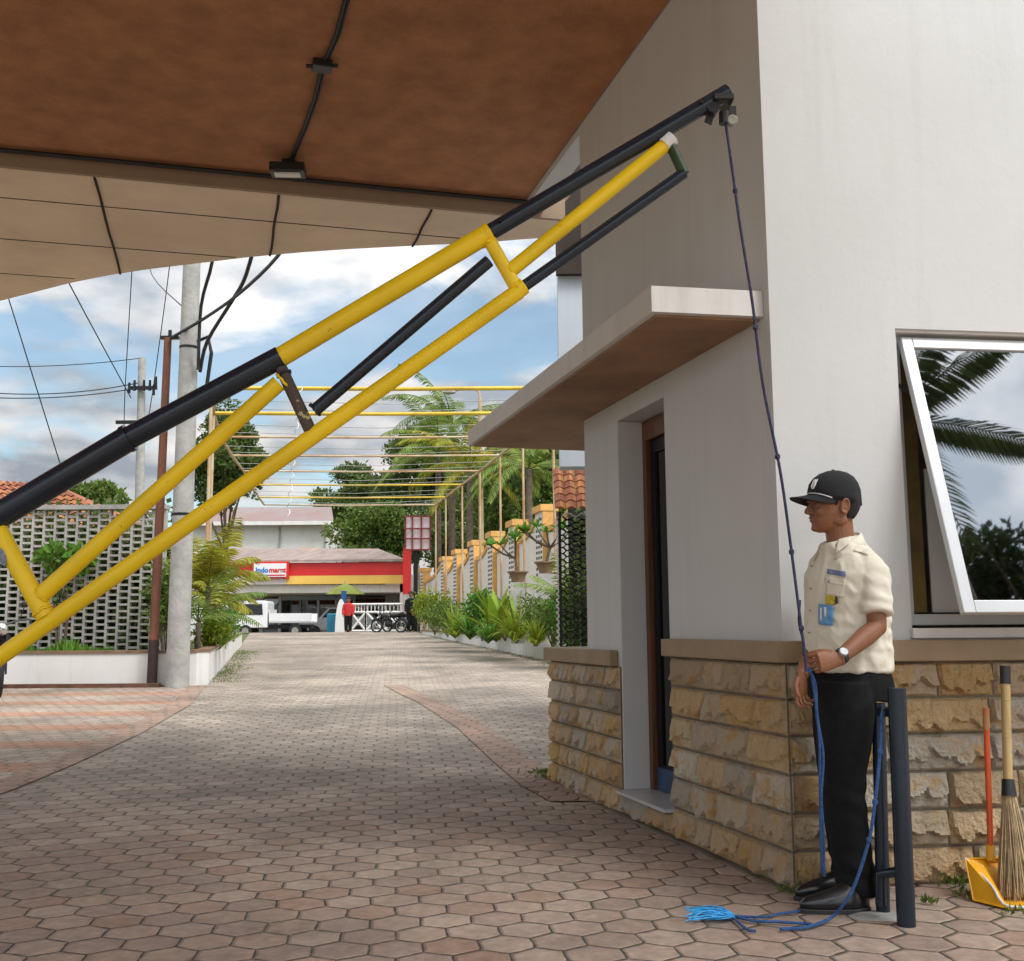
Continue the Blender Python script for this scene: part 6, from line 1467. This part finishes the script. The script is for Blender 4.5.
m_redc = mat('red cloth', (.45, .02, .02), .8, nscale=5, namt=.2)
far_person('person', X(348.5, 47.5), 47.5, m_redc, m_tr, 'distant person in a red top and black trousers beside the lattice gate', 1.5)
far_person('person', X(411, 45.8), 45.8, m_tr, m_tr, 'distant person dressed in black standing by the red shop pillar', 1.68)
# ------------------------------------------------------------------ plants
G1 = 'plants in the right planter'; G2 = 'plants in the left planter'
def zr2(d): return lerp(.76, .95, (d-19.6)/23.4)
bush('shrub', X(435, 38), 38, zr2(38), 1.32, 1.69, 2700, .12, m_leaf_y, 'round yellow green shrub at the far end of the right planter', 31, G1)
spiky('spiky_plant', X(455, 30), 30, zr2(30), 84, 1.01, 0.084, m_leaf_y, 'low spiky yellow green plant right of the round shrub', 32, group=G1)
spiky('spiky_plant', X(470, 28), 28, zr2(28), 70, 1.15, 0.096, m_leaf_b, 'bright green spiky plant in the middle of the right planter', 33, group=G1)
bush('shrub', X(482, 27), 27, zr2(27), 0.96, 1.25, 1050, .14, m_leaf_b, 'bright green leafy shrub in the middle of the right planter', 34, G1)
spiky('broad_leaf_plant', X(496, 25), 25, zr2(25), 22, 1.49, 0.312, m_leaf_y, 'plant with broad upright yellow green leaves in the right planter', 35, group=G1, spread=.6)
spiky('spiky_plant', X(516, 23.5), 23.5, zr2(23.5), 84, 1.28, 0.072, m_leaf_y, 'tall spiky yellow plant right of the broad leaves', 36, group=G1)
bush('shrub', X(534, 22), 22, zr2(22), 0.90, 1.00, 1350, .09, m_leaf_m, 'dull green shrub with brownish tips near the house pillar', 37, G1)
bush('shrub', X(552, 21), 21, zr2(21), 0.84, 0.94, 1350, .08, m_leaf_m, 'small leafed green shrub nearest the house pillar', 38, G1)
bush('shrub', X(575, 20.6), 20.6, zr2(20.6), 0.96, 1.25, 1350, .09, m_leaf_b, 'fresh green shrub right behind the house pillar', 39, G1)
palm('small_palm', (X(568, 20.4), 20.4, zr2(20)), .75, 9, 1.1, m_palm, 'small feathery green palm beside the house pillar', 41, droop=1.1, npair=20, lw=.03, ll=.28, tr=.04, group=G1, cat='palm')
bush('shrub', X(505, 27.5), 27.5, zr2(27), 1.32, 1.12, 1350, .11, m_leaf_m, 'mid green shrub behind the broad leaved plant', 42, G1)
bush('shrub', X(448, 34), 34, zr2(34), 1.68, 1.12, 1500, .12, m_leaf_m, 'low green shrub behind the round yellow one', 43, G1)
spiky('spiky_plant', X(488, 23.8), 23.8, zr2(23), 56, 0.68, 0.060, m_leaf_b, 'short grassy plant at the planter edge below the broad leaves', 44, group=G1)
spiky('spiky_plant', X(536, 20.7), 20.7, zr2(21), 56, 0.61, 0.060, m_leaf_y, 'short grassy yellow plant at the planter edge near the pillar', 45, group=G1)
def potted(px, py, d, label, seed, h_=.9):
    x = X(px, d); z1 = ZZ(py, d); zb = zr2(d)-.05
    bm = MB(); box(bm, x-.16, x+.16, d-.16, d+.16, zb, z1-.12); top(bm, 'plinth', m_conc, 'square grey plinth carrying the ' + ('left' if 'left' in label else 'right') + ' potted frangipani in the right planter', 'plinth', 'plinths in the right planter')
    t = empty('potted_frangipani', (x, d, z1-.12)); tag(t, label, 'potted plant')
    bm = MB(); R_ = [[(x+cos(2*pi*k/14)*r_, d+sin(2*pi*k/14)*r_, z1-.12+z_) for k in range(14)] for r_, z_ in ((.12, 0), (.2, .2), (.24, .22), (.24, .25))]; loft(bm, R_); build(bm, 'pot', m_cope, t)
    r = random.Random(seed); bm = MB(); lf_ = MB(); b0 = Vector((x, d, z1+.1)); f0 = b0 + Vector((r.uniform(-.1, .1), 0, h_*.35)); tube(bm, [b0-UP*.05, f0], [.035, .03], 6)
    for i in range(6):
        e_ = f0 + Vector((r.uniform(-.6, .6), r.uniform(-.3, .3), h_*r.uniform(.25, .6))); tube(bm, [f0, f0.lerp(e_, .5)+Vector((0, 0, -.04)), e_], [.025, .02, .012], 5)
        for k in range(14):
            dv = rvec(r); dv.z = abs(dv.z)*.5+.05; dv.normalize(); leaf(lf_, e_, dv, UP, .30*r.uniform(.7, 1.1), .10)
    build(bm, 'branches', m_trunk, t); build(lf_, 'leaves', m_leaf_b, t)
potted(518, 578, 24.2, 'frangipani in a brown pot on the left plinth of the right planter', 51)
potted(546, 569, 22.4, 'frangipani in a brown pot on the right plinth of the right planter', 52)
palm('small_palm', (X(208, 19.5), 19.5, .72), 1.15, 13, 1.35, m_palm_y, 'yellow green feathery palm just right of the concrete pole', 71, droop=1.2, el=(.5, 1.35), npair=28, lw=.035, ll=.42, tr=.06, group=G2, cat='palm')
palm('small_palm', (X(214, 22.0), 22.0, .75), .9, 12, 1.05, m_palm_y, 'second yellow green palm bending over the drive', 72, droop=1.3, el=(.4, 1.3), npair=26, lw=.04, ll=.4, tr=.06, group=G2, cat='palm')
palm('small_palm', (X(199, 18.6), 18.6, .72), .5, 9, 1.4, m_palm, 'darker green palm close behind the concrete pole', 73, droop=1.2, el=(.4, 1.3), npair=24, lw=.035, ll=.35, tr=.05, group=G2, cat='palm')
spiky('broad_leaf_plant', X(219, 20.5), 20.5, .74, 12, .85, .22, m_leaf_b, 'plant with broad bright green leaves right of the concrete pole', 74, group=G2, spread=.9)
bush('shrub', X(216, 19.4), 19.4, .7, .8, .7, 900, .09, m_leaf_y, 'low yellow and brown shrub at the planter corner', 75, G2)
bush('shrub', X(226, 24), 24, .78, .9, .9, 800, .1, m_leaf_b, 'green shrub at the far end of the left planter', 76, G2)
bush('shrub', X(165, 18.0), 18.0, .7, .5, 1.9, 900, .11, m_leaf_m, 'tall green shrub between the rusty pole and the concrete pole', 77, G2)
bush('shrub', X(60, 17.9), 17.9, .7, .35, 1.75, 160, .14, m_leaf_d, 'thin dark stemmed shrub standing against the pierced wall', 78, G2, nc=3)
t = empty('leafy_plant', (X(52, 18.0), 18.0, .7)); tag(t, 'bright green leaf tuft on a bare stem before the pierced wall', 'plant', G2)
bm = MB(); b0 = Vector((X(66, 18.0), 18.0, .7)); tube(bm, [b0, b0+Vector((.05, 0, .8)), b0+Vector((-.1, 0, 1.5))], [.03, .025, .02], 6); build(bm, 'stem', m_trunk, t)
bm = MB(); r = random.Random(4)
cloud(bm, [(Vector((X(50, 18), 18.0, ZZ(553, 18))), (.22, .2, .16)), (Vector((X(77, 18), 18.0, ZZ(555, 18))), (.20, .2, .2))], 240, .2, .1, r, .1); build(bm, 'leaves', m_leaf_b, t)
bm = MB(); r = random.Random(14)
for i in range(1500):
    px = r.uniform(-60, 112); dd = r.uniform(17.5, 18.15); leaf(bm, Vector((X(px, dd), dd, .70)), Vector((r.uniform(-.5, .5), r.uniform(-.5, .5), 1)).normalized(), rvec(r), r.uniform(.08, .24)*(1+.4*sin(px*.11)), .03)
top(bm, 'ground_cover', m_leaf_b, 'low green ground cover at the foot of the pierced wall', 'ground cover', kind='stuff')
# weeds in joints and along the kerbs
bm = MB(); r = random.Random(24)
def weed(x, y, n, s_):
    for i in range(n):
        dx_, dy_ = r.gauss(0, s_), r.gauss(0, s_*.7); leaf(bm, Vector((x+dx_, y+dy_, gz(y+dy_)+.005)), Vector((r.uniform(-.8, .8), r.uniform(-.8, .8), 1)).normalized(), rvec(r), r.uniform(.015, .05), .012)
for (px, py, n, s_) in ((545, 776, 110, .06), (548, 781, 60, .04), (815, 893, 60, .04), (800, 893, 50, .04), (952, 885, 70, .05), (975, 898, 50, .04), (930, 905, 20, .02), (1015, 915, 20, .03)):
    w_ = P(px, py, 5) ; rr_ = ray(px, py); g_ = C0 + rr_*(-H/rr_.z); weed(g_.x, g_.y, n, s_)
for i in range(260):
    d = r.uniform(17.6, 29); weed(-4.8 - (d-17.3)*.2135 + abs(r.gauss(0, .25)), d, 7, .08)
for i in range(200):
    d = r.uniform(19, 40); weed(1.58 - .2145*(d-19.6) - abs(r.gauss(0, .22)), d, 7, .08)
top(bm, 'weeds', m_leaf_m, 'small green weeds growing in the paving joints and along the kerbs', 'weeds', kind='stuff')
# trees
tree('broadleaf_tree', (X(225, 60), 60, .5), (X(222, 60), 60, ZZ(452, 60)), (2.6, 2.5, 3.2), 26, 9000, .30, m_leaf_d, 'airy dark green tree rising behind the concrete pole', seed=81, trunk_r=.2)
tree('broadleaf_tree', (X(86, 40), 40, .5), (X(84, 40), 40, ZZ(501, 40)), (1.7, 1.4, .9), 14, 5000, .2, m_leaf_m, 'rounded green tree top showing just above the pierced wall', seed=82, trunk_r=.15)
tree('broadleaf_tree', (X(372, 85), 85, .5), (X(362, 85), 85, ZZ(497, 85)), (4.6, 3.5, 2.9), 26, 9500, .36, m_leaf_d, 'spreading dark tree with flat layered crown left of the palms', seed=83, trunk_r=.4, flat=.45)
tree('broadleaf_tree', (X(395, 72), 72, .5), (X(385, 72), 72, ZZ(536, 72)), (4.0, 3, 2.3), 18, 8000, .3, m_leaf_m, 'low dense green tree directly behind the sign tower', seed=84, trunk_r=.3)
tree('broadleaf_tree', (X(415, 80), 80, .5), (X(415, 80), 80, ZZ(480, 80)), (4.2, 3.5, 4.6), 26, 10000, .34, m_leaf_d, 'tall dark green tree behind the sign tower', seed=85, trunk_r=.4)
tree('broadleaf_tree', (X(520, 62), 62, .5), (X(516, 62), 62, ZZ(515, 62)), (4.2, 3.5, 4.2), 26, 11000, .3, m_leaf_m, 'broad green tree behind the stepped wall beside the awning', seed=86, trunk_r=.4)
tree('broadleaf_tree', (X(566, 58), 58, .5), (X(560, 58), 58, ZZ(480, 58)), (3.6, 3.2, 5.0), 24, 9000, .3, m_leaf_m, 'tall green tree rightmost behind the stepped wall', seed=87, trunk_r=.4)
tree('broadleaf_tree', (X(470, 70), 70, .5), (X(465, 70), 70, ZZ(535, 70)), (4.0, 3.2, 3.0), 20, 9000, .3, m_leaf_d, 'dark green tree low between the palms and the sign tower', seed=88, trunk_r=.4)
tree('broadleaf_tree', (X(340, 95), 95, .5), (X(345, 95), 95, ZZ(515, 95)), (4.5, 3.2, 2.6), 20, 8000, .36, m_leaf_m, 'low spreading tree farthest behind the white block', seed=89, trunk_r=.3)
palm('coconut_palm', (X(452, 58), 58, .9), ZZ(425, 58)-.9, 20, 4.6, m_palm, 'tall green coconut palm crown left of the awning', 91, droop=1.7, el=(-.1, 1.3), npair=34, lw=.09, ll=.75, tr=.2)
palm('coconut_palm', (X(470, 50), 50, .9), ZZ(470, 50)-.9, 16, 4.2, m_palm_y, 'yellowing coconut palm behind the pergola posts', 92, droop=1.6, el=(-.1, 1.2), npair=34, lw=.08, ll=.7, tr=.18)
palm('coconut_palm', (X(438, 54), 54, .9), ZZ(455, 54)-.9, 18, 4.0, m_palm, 'second green coconut palm lower left of the tallest one', 94, droop=1.6, el=(-.1, 1.3), npair=34, lw=.09, ll=.75, tr=.18)
palm('coconut_palm', (X(530, 48), 48, .9), ZZ(470, 48)-.9, 15, 3.8, m_palm, 'green coconut palm directly left of the house column', 93, droop=1.6, el=(-.1, 1.2), npair=32, lw=.08, ll=.65, tr=.18)
# trees behind the photographer, seen mirrored in the window
gN = (-nB*cos(tilt) + UP*sin(tilt)).normalized(); gP = so_+dB*f2+sdn*f2
def mirrored(px, py, D):
    v = ray(px, py).normalized(); t_ = (gP-C0).dot(gN)/v.dot(gN); h_ = C0 + v*t_; r_ = v - gN*2*v.dot(gN); return h_ + r_*D, r_
pr_ = random.Random(3)
m_palm_d = leafmat('dark palm foliage', (.025, .04, .012), (.045, .06, .018))
pA, _ = mirrored(893, 420, 6.0)
wp = empty('coconut_palm', (pA.x-.2, pA.y, 0)); tag(wp, 'coconut palm whose dark fronds show mirrored in the tilted window', 'palm tree')
bm = MB(); tube(bm, [(pA.x-.3, pA.y, -.02), (pA.x-.1, pA.y-.1, pA.z*.5), pA], [.2, .16, .13], 10); build(bm, 'trunk', m_trunk, wp, smooth=True)
for (x0_, y0_, x1_, y1_) in ((895, 385, 1010, 345), (895, 455, 1040, 450), (893, 600, 935, 640), (893, 360, 960, 320)):
    t1_, _ = mirrored(x1_, y1_, 6.0); dv = t1_ - pA; az = atan2(dv.y, dv.x); L_f = dv.length; el_ = atan2(dv.z, hypot(dv.x, dv.y))+.32
    bm = MB(); frond(bm, pA, az, el_, L_f*1.08, .65, 40, .045, .42, pr_); build(bm, 'frond', m_palm_d, wp)
for i in range(10):
    bm = MB(); frond(bm, pA, radians(150)+i*.33, pr_.uniform(-.2, 1.1), 2.4, 1.3, 30, .045, .42, pr_); build(bm, 'frond', m_palm_d, wp)
tb, _ = mirrored(1022, 592, 17.0)
tree('broadleaf_tree', (tb.x, tb.y, 0), (tb.x, tb.y, tb.z), (1.9, 1.5, 1.3), 18, 3000, .2, m_palm_d, 'dark tree whose crown shows mirrored low in the window glass', seed=95, trunk_r=.25)
